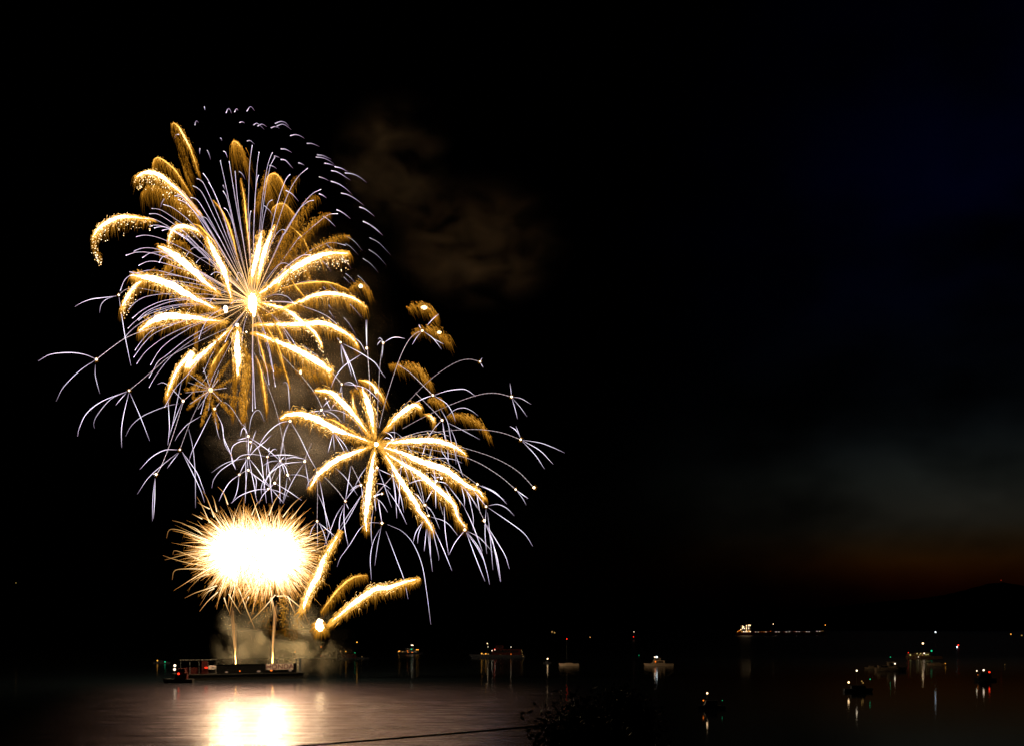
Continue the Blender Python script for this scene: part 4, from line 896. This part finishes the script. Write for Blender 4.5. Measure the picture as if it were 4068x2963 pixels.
# ------------------------------------------------------------------ boats
def boat(name, label, cat, px0, px1, wy, bow, hullh, cabins=(), masts=(), lamps=(), hull_mat=None, cabin_mat=None, group=None, beam=0.28, windows=True, rail=True):
    Y = water_y(wy); k = Y / F
    c = at((px0 + px1) / 2, wy, Y); L = (px1 - px0) * k; W = L * beam; H = hullh * k
    root = empty(name, (c.x, c.y, 0), label, cat, group)
    hm, cm = hull_mat or M_CREAM, cabin_mat or M_CREAM
    m = MB(); n = 14; vs = []
    for i in range(n):
        t = i / (n - 1); x = bow * (t - .5) * L
        b = W / 2 * (0.82 + .18 * math.sin(math.pi * min(1, t * 1.3))) * (1 - max(0, (t - .55) / .45) ** 2.2)
        b = max(b, 0.03 * W); sh = H * (1.0 + .35 * max(0, t - .45) ** 1.5)
        xw = x - bow * L * .06 * max(0, t - .7) / .3      # raked stem
        vs += [(xw, -b * .55, -.4), (xw, -b * .86, .12 * H), (x, -b, sh), (x, b, sh), (xw, b * .86, .12 * H), (xw, b * .55, -.4)]
    fs = [(i * 6 + j, i * 6 + (j + 1) % 6, (i + 1) * 6 + (j + 1) % 6, (i + 1) * 6 + j) for i in range(n - 1) for j in range(6)]
    fs += [(5, 4, 3, 2, 1, 0), tuple((n - 1) * 6 + j for j in range(6))]
    m.add(vs, fs); m.build("hull", hm, root, world=False)
    def lx(px): return at(px, wy, Y).x - c.x
    def lz(py): return max(.05, (wy - py) * k)
    for (a, b, y0, y1) in cabins:
        x0, x1, z0, z1 = lx(a), lx(b), lz(y1), lz(y0); w = W * .32; sl = min(.18 * (x1 - x0), .5 * (z1 - z0))
        f0, f1 = (0, sl) if bow > 0 else (sl, 0)
        m = MB(); v = [(x0, -w, z0), (x1, -w, z0), (x1, w, z0), (x0, w, z0), (x0 + f0, -w * .9, z1), (x1 - f1, -w * .9, z1), (x1 - f1, w * .9, z1), (x0 + f0, w * .9, z1)]
        m.add(v, [(0, 3, 2, 1), (4, 5, 6, 7), (0, 1, 5, 4), (1, 2, 6, 5), (2, 3, 7, 6), (3, 0, 4, 7)])
        m.box(x0 + f0 - .1, x1 - f1 + .1, -w, w, z1 + .003, z1 + .12)
        cab = m.build("cabin", cm, root, world=False)
        if windows and (x1 - x0) > 1.5:
            nwin = max(2, int((x1 - x0) / 1.3)); hh = z1 - z0
            for j in range(nwin):
                xa = x0 + sl + (x1 - x0 - 2 * sl) * (j + .12) / nwin; xb = x0 + sl + (x1 - x0 - 2 * sl) * (j + .88) / nwin
                m = MB(); m.box(xa, xb, -w - .02, -w * .93 - .004, z0 + hh * .42, z0 + hh * .84); m.build("window", M_GLASS, cab, world=False)
    for (px, pt, pb) in masts:
        m = MB(); r = max(.07, .35 * k)
        m.tube([Vector((lx(px), 0, lz(pb))), Vector((lx(px), 0, lz(pt)))], [r, r * .6], [(0, 0, 0)] * 2, 8)
        m.box(lx(px) - 5 * r, lx(px) + 5 * r, -.04, .04, lz(pt) * .72 + lz(pb) * .28, lz(pt) * .72 + lz(pb) * .28 + .12); m.build("mast", M_STEEL, root, world=False)
    if rail and L > 4:
        m = MB(); zz = H + .35 * min(1.2, H)
        for j in range(6):
            x = bow * L * (.05 + .07 * j); m.box(x - .03, x + .03, -W * .3, -W * .3 + .06, H * .9, zz)
        m.box(min(bow * L * .05, bow * L * .4), max(bow * L * .05, bow * L * .4), -W * .3 - .003, -W * .3 + .05, zz + .003, zz + .06)
        m.build("rail", M_STEEL, root, world=False)
    for (px, py, kind, r) in lamps:
        m = MB(); rr = r * k
        rr *= .82; ly = -W * .40 if py > wy - 3.2 * hullh else -.15
        m.ball((lx(px), ly, lz(py)), rr, (0, 0, 0), 10, 8, (1, 1, 1))
        o = m.build("lamp", LAMP[kind], root, world=False)
        m = MB(); m.box(lx(px) - .05, lx(px) + .05, ly - .05, ly + .05, max(0.2, lz(py) - rr - 1.5), lz(py) - rr * .99); m.build("bracket", M_STEEL, o, world=False)
    return root

# tug at the barge's left end
boat("tugboat", "small tug with stacked white lamps and a red lamp at the barge's left end", "tugboat", 645, 768, 2711, -1, 15,
     cabins=[(697, 745, 2672, 2697), (702, 738, 2655, 2672)], masts=[(694, 2638, 2696)], lamps=[(695, 2642, 'w', 6.2), (694, 2657, 'w', 6.2), (714, 2674, 'r', 5.2)], hull_mat=M_HULL, cabin_mat=M_RED)
boat("motorboat", "dark boat with one yellow and one green light beyond the tug, farthest left", "boat", 610, 678, 2634, 1, 6, cabins=[(625, 650, 2622, 2629)], lamps=[(628, 2622, 'y', 3.2), (658, 2627, 'g', 3.2)], hull_mat=M_DARKBOAT, cabin_mat=M_DARKBOAT)
boat("motorboat", "dark boat right of the smoke with yellow and green lights under a tall orange light", "boat", 1340, 1470, 2617, 1, 7, cabins=[(1358, 1420, 2596, 2611)], masts=[(1418, 2552, 2600)],
     lamps=[(1353, 2585, 'd', 3), (1374, 2586, 'y', 2.4), (1410, 2591, 'g', 2.2), (1418, 2549, 'y', 2.8), (1440, 2606, 'd', 1.6)], hull_mat=M_DARKBOAT, cabin_mat=M_RED)
boat("excursion_boat", "two decked boat, white lamp over green light, between barge and ship", "boat", 1578, 1684, 2597, 1, 7, cabins=[(1590, 1662, 2583, 2591), (1612, 1652, 2572, 2583)], masts=[(1635, 2560, 2572)],
     lamps=[(1635, 2561, 'w', 2.6), (1640, 2561, 'w', 2.4), (1636, 2577, 'g', 3.0), (1588, 2584, 'y', 3.0), (1584, 2587, 'd', 3), (1656, 2579, 'y', 3), (1662, 2579, 'y', 2.4), (1619, 2573, 'o', 1.8), (1620, 2583, 'o', 2.2), (1638, 2590, 'o', 2.6), (1622, 2590, 'o', 2.2), (1600, 2587, 'd', 2.4)], hull_mat=M_DARKBOAT, cabin_mat=M_DARKBOAT)
boat("coastal_ship", "dark ship with amber deck lights and white mast lamps, right of the fireworks", "ship", 1862, 2086, 2615, -1, 16, cabins=[(1950, 2070, 2577, 2600), (1965, 2000, 2562, 2577)], masts=[(1936, 2552, 2600), (2030, 2566, 2578)],
     lamps=[(1936, 2554, 'W', 2.0), (1939, 2567, 'w', 1.4), (1955, 2582, 'w', 2.2), (1966, 2579, 'w', 1.8), (1965, 2575, 'r', 1.8), (2030, 2568, 'w', 1.6), (1914, 2594, 'y', 3.4), (1930, 2595, 'y', 3.2), (1940, 2596, 'd', 3), (1922, 2597, 'd', 2.4), (1988, 2599, 'd', 1.6), (2030, 2596, 'o', 1.8), (2071, 2581, 'd', 1.4), (2074, 2587, 'd', 1.6), (2075, 2597, 'd', 1.6), (2078, 2605, 'd', 1.8)],
     hull_mat=M_DARKBOAT, cabin_mat=M_RED, beam=.16)
boat("dinghy", "small dark boat showing only one bright amber lamp, left of the yacht at anchor", "boat", 2158, 2192, 2634, 1, 5, cabins=[(2166, 2180, 2624, 2629)], lamps=[(2175, 2615, 'W', 3.6)], hull_mat=M_DARKBOAT, cabin_mat=M_DARKBOAT)
boat("sailboat", "yacht with bare mast and red light at its top, cream hull", "sailboat", 2219, 2300, 2643, -1, 9, cabins=[(2242, 2274, 2632, 2636)], masts=[(2252, 2537, 2636)], lamps=[(2252, 2536, 'r', 2.4)], windows=False)
boat("motor_cruiser", "cream cabin cruiser with blue white lamp on the roof and an orange light", "motor boat", 2556, 2674, 2644, -1, 10, cabins=[(2588, 2640, 2622, 2636), (2596, 2624, 2612, 2622)], lamps=[(2609, 2608, 'c', 4.6), (2601, 2608, 'w', 3), (2602, 2626, 'o', 3.4), (2539, 2601, 'g', 1.3)][:3])
boat("motorboat", "dark boat low at right centre, single bright lamp over a small orange light", "boat", 2770, 2880, 2814, -1, 12, cabins=[(2795, 2848, 2782, 2804)], masts=[(2809, 2750, 2790)], lamps=[(2809, 2752, 'W', 4.6), (2792, 2780, 'o', 3.2), (2867, 2780, 'g', 1.8)], hull_mat=M_DARKBOAT, cabin_mat=M_DARKBOAT)
boat("sailboat", "dark sailboat with starry lamp aft, a mast lamp and a faint green light", "sailboat", 3352, 3470, 2746, 1, 12, cabins=[(3380, 3440, 2722, 2736)], masts=[(3403, 2660, 2736)], lamps=[(3367, 2708, 'W', 4.8), (3403, 2662, 'w', 4.2), (3423, 2704, 'd', 3.2), (3424, 2710, 'd', 3), (3456, 2696, 'g', 2.6)], hull_mat=M_DARKBOAT, cabin_mat=M_DARKBOAT)
boat("motor_yacht", "cream trawler yacht with white lamp and tiny green light above the wheelhouse", "motor boat", 3478, 3604, 2664, 1, 13, cabins=[(3489, 3524, 2642, 2653), (3527, 3556, 2628, 2653), (3556, 3577, 2645, 2653)], masts=[(3538, 2606, 2628)], lamps=[(3550, 2634, 'w', 3.4), (3537, 2608, 'g', 2.2)])
boat("speedboat", "small cream open boat tucked behind the trawler yacht's stern", "boat", 3434, 3482, 2655, -1, 6, cabins=[(3450, 3470, 2643, 2649)], windows=False)
boat("small_ferry", "brown passenger boat with lit windows under one starry lamp", "boat", 3596, 3738, 2616, -1, 12, cabins=[(3632, 3690, 2591, 2604), (3605, 3632, 2595, 2604)], masts=[(3666, 2553, 2591)],
     lamps=[(3666, 2554, 'W', 4.4), (3665, 2593, 'w', 3), (3694, 2583, 'g', 4.2), (3694, 2583, 'w', 2.0), (3602, 2590, 'r', 1.6), (3610, 2599, 'l', 3.4), (3642, 2607, 'w', 1.6), (3637, 2594, 'l', 2.6), (3651, 2594, 'l', 2.4), (3672, 2598, 'l', 2.6), (3680, 2597, 'l', 2.6), (3658, 2599, 'd', 2.4), (3646, 2599, 'd', 2.4)], hull_mat=pmat("brown_hull", (0.18, 0.10, 0.06), .5), cabin_mat=pmat("tan_paint", (0.3, 0.2, 0.11), .5))
boat("sailboat", "tan sailboat with a tall mast lamp, right beside the lit passenger boat", "sailboat", 3688, 3762, 2642, 1, 9, cabins=[(3700, 3735, 2630, 2635)], masts=[(3716, 2510, 2634)], lamps=[(3716, 2509, 'c', 3.4), (3752, 2633, 'y', 2)], hull_mat=pmat("tan_hull", (0.42, 0.30, 0.20), .4), windows=False)
boat("patrol_boat", "dark boat at far right with white, amber and red lamps mirrored in the water", "boat", 3868, 3955, 2703, -1, 10, cabins=[(3885, 3935, 2672, 2694)], lamps=[(3907, 2660, 'w', 4.4), (3880, 2663, 'w', 2.8), (3930, 2668, 'r', 4.2), (3880, 2678, 'o', 1.5)], hull_mat=M_DARKBOAT, cabin_mat=M_DARKBOAT)

# tanker far out
Yt = 3090.0; kt = Yt / F
ct = at(3100, 2522, Yt)
tanker = empty("tanker_ship", (ct.x, Yt, 0), "long tanker far out with a brightly lit stern tower and a row of deck lights", "ship")
def tx(px): return at(px, 2500, Yt).x - ct.x
def tz(py): return CAMH + (HY - py) * kt
m = MB(); x0, x1 = tx(2918), tx(3278); n = 20; vs = []
for i in range(n):
    t = i / (n - 1); x = x0 + (x1 - x0) * t; b = 20 * (1 - max(0, (t - .86) / .14) ** 2) * (.75 + .25 * min(1, t * 6)); b = max(b, .6); z = tz(2510) + 3 * max(0, t - .9) / .1
    vs += [(x, -b * .8, -3), (x, -b, 2), (x, -b, z), (x, b, z), (x, b, 2), (x, b * .8, -3)]
m.add(vs, [(i * 6 + j, i * 6 + (j + 1) % 6, (i + 1) * 6 + (j + 1) % 6, (i + 1) * 6 + j) for i in range(n - 1) for j in range(6)] + [(5, 4, 3, 2, 1, 0), tuple((n - 1) * 6 + j for j in range(6))])
m.build("hull", pmat("tanker_hull", (0.10, 0.02, 0.015), .6, scale=.1), tanker, world=False)
M_SUP = pmat("ship_cream", (0.16, 0.13, 0.08), .6, vary=.1, scale=.2)
zb = tz(2509)
m = MB()
for (a, b, y0, y1, d) in ((2940, 2978, 2500, 2509, 17), (2952, 2978, 2492, 2500, 15), (2955, 2978, 2486, 2492, 13), (2964, 2977, 2478, 2486, 16)):
    m.box(tx(a), tx(b), -d, d, tz(y1) + .01, tz(y0))
tower = m.build("deck_house", M_SUP, tanker, world=False)
m = MB(); m.box(tx(2942), tx(2951), -5, 5, tz(2500) + .02, tz(2481)); m.build("funnel", M_SUP, tanker, world=False)
m = MB(); m.tube([Vector((tx(2963), 0, tz(2486))), Vector((tx(2963), 0, tz(2466)))], [.8, .5], [(0, 0, 0)] * 2, 8); m.box(tx(2960), tx(2967), -1, 1, tz(2470), tz(2469)); m.build("radar_mast", M_SUP, tanker, world=False)
for px, top in ((3066, 2477), (3271, 2481)):
    m = MB(); m.tube([Vector((tx(px), 0, zb)), Vector((tx(px), 0, tz(top)))], [.7, .5], [(0, 0, 0)] * 2, 8); m.build("lamp_mast", M_STEEL, tanker, world=False)
m = MB()
for px in (3058, 3062): m.box(tx(px) - .8, tx(px) + .8, -3, 3, zb, tz(2500))
for k in range(22): m.box(tx(2985 + 3 * k), tx(2987 + 3 * k), -14, -10, zb, zb + 1.6)
m.box(tx(2985), tx(3255), -2, 2, zb, zb + 1.5); m.build("deck_pipework", M_RED, tanker, world=False)
TL = [(2924, 2507, 'y', 1.6), (2941, 2507, 'y', 1.9), (2948, 2507, 'w', 1.9), (2954, 2507, 'w', 1.9), (2961, 2507, 'W', 2.0), (2974, 2507, 'W', 2.0),
      (2938, 2499, 'W', 1.9), (2944, 2495, 'w', 1.8), (2952, 2495, 'w', 1.8), (2946, 2490, 'W', 2.4), (2949, 2488, 'W', 2.4), (2945, 2485, 'W', 2), (2950, 2493, 'w', 1.8), (2943, 2492, 'y', 1.6), (2934, 2502, 'y', 1.6), (2930, 2504, 'o', 2.0),
      (2960, 2483, 'W', 2.0), (2960, 2489, 'W', 1.9), (2960, 2495, 'W', 1.9), (2959, 2501, 'W', 1.9), (2969, 2482, 'W', 2.6), (2974, 2482, 'W', 2.6), (2969, 2489, 'w', 1.7), (2969, 2495, 'w', 1.8), (2969, 2502, 'y', 1.8), (2968, 2506, 'y', 1.8),
      (2995, 2508, 'w', 1.5), (3006, 2508, 'w', 1.5), (3036, 2508, 'w', 1.6), (3076, 2508, 'w', 1.6), (3087, 2508, 'w', 1.6), (3116, 2508, 'w', 1.6), (3129, 2507, 'w', 1.6), (3156, 2507, 'w', 1.6), (3167, 2507, 'w', 1.6), (3196, 2507, 'w', 1.6), (3207, 2507, 'w', 1.6),
      (3237, 2506, 'w', 1.6), (3248, 2506, 'w', 1.6), (3256, 2504, 'd', 1.4), (3261, 2504, 'd', 1.4), (3066, 2477, 'W', 2.2), (3271, 2481, 'y', 2.2), (3106, 2508, 'R', 1.4), (3147, 2507, 'R', 1.4), (3187, 2507, 'R', 1.4),
      (2990, 2508, 'R', 1.4), (3018, 2508, 'o', 1.0), (3027, 2508, 'o', 1.3), (3012, 2508, 'R', 1.2), (3054, 2505, 'o', 1.5), (3044, 2507, 'R', 1.2)]
for px, py, kind, r in TL:
    m = MB(); m.ball((tx(px), -21 if py > 2500 else -18, tz(py)), r * (.85 if px < 2980 else .64) * kt, (0, 0, 0), 8, 6, (1, .5, 1)); m.build("deck_lamp", LAMP[kind], tanker, world=False)

# distant navigation lights and buoys: each a post or float with a lamp on it
def marker(px, py, Y, kind, r, label, name="light_beacon", base=None):
    top = at(px, py, Y); b = 0.0 if base is None else base
    root = empty(name, (top.x, Y, b), label, "beacon light", "scattered far lights")
    m = MB(); m.tube([Vector((0, 0, -.5)), Vector((0, 0, top.z - b - r * Y / F))], [Y / F * .9, Y / F * .35], [(0, 0, 0)] * 2, 8); m.build("post", M_STEEL, root, world=False)
    m = MB(); m.ball((0, 0, top.z - b), r * Y / F, (0, 0, 0), 8, 6); m.build("lamp", LAMP[kind], root, world=False)
marker(1276, 2568, 900, 'o', 2.2, "upper of two orange lights seen through the smoke right of the barge")
marker(1276, 2604, 780, 'R', 2.2, "lower and redder of two lights seen through the smoke right of the barge")
marker(1172, 2588, 700, 'y', 2.4, "yellow light just above the barge's end post")
marker(2193, 2508, 4000, 'd', 3.0, "pair of dim amber shore lights over the bare masted yacht, wider pair"); marker(2203, 2511, 4000, 'd', 2.8, "dim amber shore light closely right of the wider amber pair")
marker(2344, 2529, 2400, 'd', 2.4, "single dim brown light between the yacht and the cruiser")
marker(2518, 2508, 2000, 'w', 1.2, "pinpoint white light above the cabin cruiser, over a red one"); marker(2517, 2528, 1990, 'r', 1.5, "pinpoint red light above the cabin cruiser")
marker(2538, 2601, 860, 'g', 1.2, "faint green light just left of the cabin cruiser")
marker(3802, 2568, 1200, 'c', 2.8, "white light right under a red one, right of the tall mast lamp"); marker(3807, 2561, 1210, 'r', 2.8, "red light right of the tall mast lamp")
marker(4016, 2517, 3300, 'y', 2.2, "brighter of two amber lights at the right edge"); marker(4059, 2522, 2900, 'd', 2.6, "dimmer amber light cut close by the right edge")
marker(3992, 2638, 640, 'd', 1.0, "faint lone light at the right, above the boat with red lamp")
marker(3977, 2303, 8990, 'R', 2.0, "tiny red light on top of the dark hill", "radio_mast", base=330.0)
marker(63, 2313, 9500, 'd', 1.6, "lone tiny amber light high at the left edge", "hilltop_lamp", base=2.0)

# ------------------------------------------------------------------ foreground: tree at the right end of the cable
def tree(px, ptop, Y, rad_px, label, seed, nleaf):
    r_ = random.Random(seed); top = at(px, ptop, Y); R = rad_px / F * Y
    root = empty("leafy_tree", (top.x, Y, 5.0), label, "tree")
    H = top.z - 5.0
    m = MB()
    trunk = [Vector((0, 0, 0)), Vector((.3, .1, H * .3)), Vector((-.1, 0, H * .6)), Vector((.2, .1, H * .95))]
    m.tube(trunk, [.42, .34, .22, .05], [(0, 0, 0)] * 4, 8); tips = []
    for i in range(26):
        z = H * r_.uniform(.4, .92); an = r_.uniform(0, 6.28); L = R * r_.uniform(.5, 1.0) * math.sqrt(max(.1, 1 - ((z / H - .62) / .42) ** 2))
        b = Vector((math.cos(an) * L, math.sin(an) * L, z + L * .35)); a = Vector((0, 0, z - .2)); mid = (a + b) / 2 + Vector((0, 0, -.15))
        m.tube([a, mid, b], [.12, .07, .02], [(0, 0, 0)] * 3, 5); tips += [b, mid + (b - mid) * .5, mid]
    m.build("trunk", pmat("tree_bark", (0.05, 0.04, 0.03), .9), root, world=False)
    m = MB()
    clumps = [(t, r_.uniform(.5, 1.1)) for t in tips] + [(Vector((r_.uniform(-.5, .5), r_.uniform(-.5, .5), H * .96)), .7)]
    for i in range(nleaf):
        t, cr = r_.choice(clumps)
        d = Vector((r_.gauss(0, 1), r_.gauss(0, 1), r_.gauss(0, .8))); p = t + d * cr * .5
        s = r_.uniform(.09, .2); a = Vector((r_.gauss(0, 1), r_.gauss(0, 1), r_.gauss(0, 1))).normalized(); b = a.cross(Vector((r_.gauss(0, 1), r_.gauss(0, 1), r_.gauss(0, 1)))).normalized()
        m.add([tuple(p - a * s), tuple(p + b * s * .45), tuple(p + a * s), tuple(p - b * s * .45)], [(0, 1, 2, 3)])
    m.build("crown", pmat("tree_leaf", (0.06, 0.055, 0.022), .7, vary=.4, scale=.8), root, world=False)
tree(2440, 2728, 47, 262, "taller dark leafy tree behind the lower one, black against the water", 8, 22000)
tree(2335, 2812, 39, 195, "lower dark leafy tree in front of the taller one, edging the lit water", 15, 15000)

ca = at(430, 3018, 27); cb = at(2300, 2868, 27)
pts = []
for i in range(41):
    t = i / 40; p = ca.lerp(cb, t); p.z -= .10 * 4 * t * (1 - t) * .35; pts.append(p)
m = MB(); m.tube(pts, [.026] * 41, [(0, 0, 0)] * 41, 8)
tag(m.build("overhead_cable", M_RUBBER), "black cable slanting up across the water to the tree", "cable")

# ------------------------------------------------------------------ smoke
def smoke(name, label, c, size, dens, nscale, lo, hi, tint, seed, stretch=(1, 1, 1)):
    m = MB(); m.ball((0, 0, 0), 1.0, (0, 0, 0), 24, 14, size)
    mat = bpy.data.materials.new(name + "_volume"); mat.use_nodes = True
    nt = mat.node_tree; nt.nodes.clear(); N = nt.nodes.new; lk = nt.links.new
    out = N("ShaderNodeOutputMaterial"); v = N("ShaderNodeVolumePrincipled"); tc = N("ShaderNodeTexCoord")
    mp = N("ShaderNodeMapping"); mp.inputs["Scale"].default_value = tuple(nscale * s for s in stretch); mp.inputs["Location"].default_value = (seed, seed * .7, 0)
    nz = N("ShaderNodeTexNoise"); nz.inputs["Scale"].default_value = 1.0; nz.inputs["Detail"].default_value = 3.5; nz.inputs["Distortion"].default_value = .6
    r = N("ShaderNodeMapRange"); r.inputs["From Min"].default_value = lo; r.inputs["From Max"].default_value = hi; r.inputs["To Min"].default_value = 0; r.inputs["To Max"].default_value = dens
    # fade to nothing before the edge of the puff
    dv = N("ShaderNodeVectorMath"); dv.operation = 'DIVIDE'; dv.inputs[1].default_value = size
    ln = N("ShaderNodeVectorMath"); ln.operation = 'LENGTH'
    f = N("ShaderNodeMapRange"); f.interpolation_type = 'SMOOTHSTEP'; f.inputs["From Min"].default_value = .25; f.inputs["From Max"].default_value = .98; f.inputs["To Min"].default_value = 1; f.inputs["To Max"].default_value = 0
    mu = N("ShaderNodeMath"); mu.operation = 'MULTIPLY'
    lk(tc.outputs["Object"], mp.inputs[0]); lk(mp.outputs[0], nz.inputs["Vector"]); lk(nz.outputs["Fac"], r.inputs["Value"])
    lk(tc.outputs["Object"], dv.inputs[0]); lk(dv.outputs[0], ln.inputs[0]); lk(ln.outputs["Value"], f.inputs["Value"])
    lk(r.outputs[0], mu.inputs[0]); lk(f.outputs[0], mu.inputs[1]); lk(mu.outputs[0], v.inputs["Density"])
    v.inputs["Color"].default_value = tuple(tint) + (1,); v.inputs["Anisotropy"].default_value = 0.0
    lk(v.outputs[0], out.inputs["Volume"])
    o = m.build(name, mat); o.location = c
    return tag(o, label, "smoke", "smoke drifting from the fireworks", "stuff")
smoke("smoke", "lit smoke rolling off the barge's deck and drifting right", tuple(at(1130, 2560, 500)), (38, 11, 26), .055, .075, .44, .74, (.9, .78, .55), 3)
smoke("smoke", "small smoke wisp around the left rising tail", tuple(at(945, 2560, 491)), (15, 8, 24), .03, .10, .4, .75, (.9, .8, .6), 9)
smoke("smoke", "faint smoke between the two gold palms and the white shells", tuple(at(1180, 1680, 520)), (60, 24, 46), .012, .05, .36, .7, (.85, .74, .66), 33, (1, 1, 1.5))
smoke("smoke", "brownish smoke bank drifting high right of the biggest burst", tuple(at(1560, 640, 560)), (40, 26, 48), .014, .045, .40, .74, (.85, .70, .52), 5, (1, 1, 1.8))
smoke("smoke", "dim smoke bank between the biggest burst and the empty sky", tuple(at(1900, 960, 570)), (60, 30, 45), .010, .04, .40, .74, (.85, .66, .48), 12, (1, 1, 1.8))
smoke("smoke", "thin smoke hanging behind the biggest burst", tuple(at(1150, 1270, 508)), (62, 24, 66), .014, .045, .38, .72, (.85, .70, .5), 21, (1, 1, 1.6))
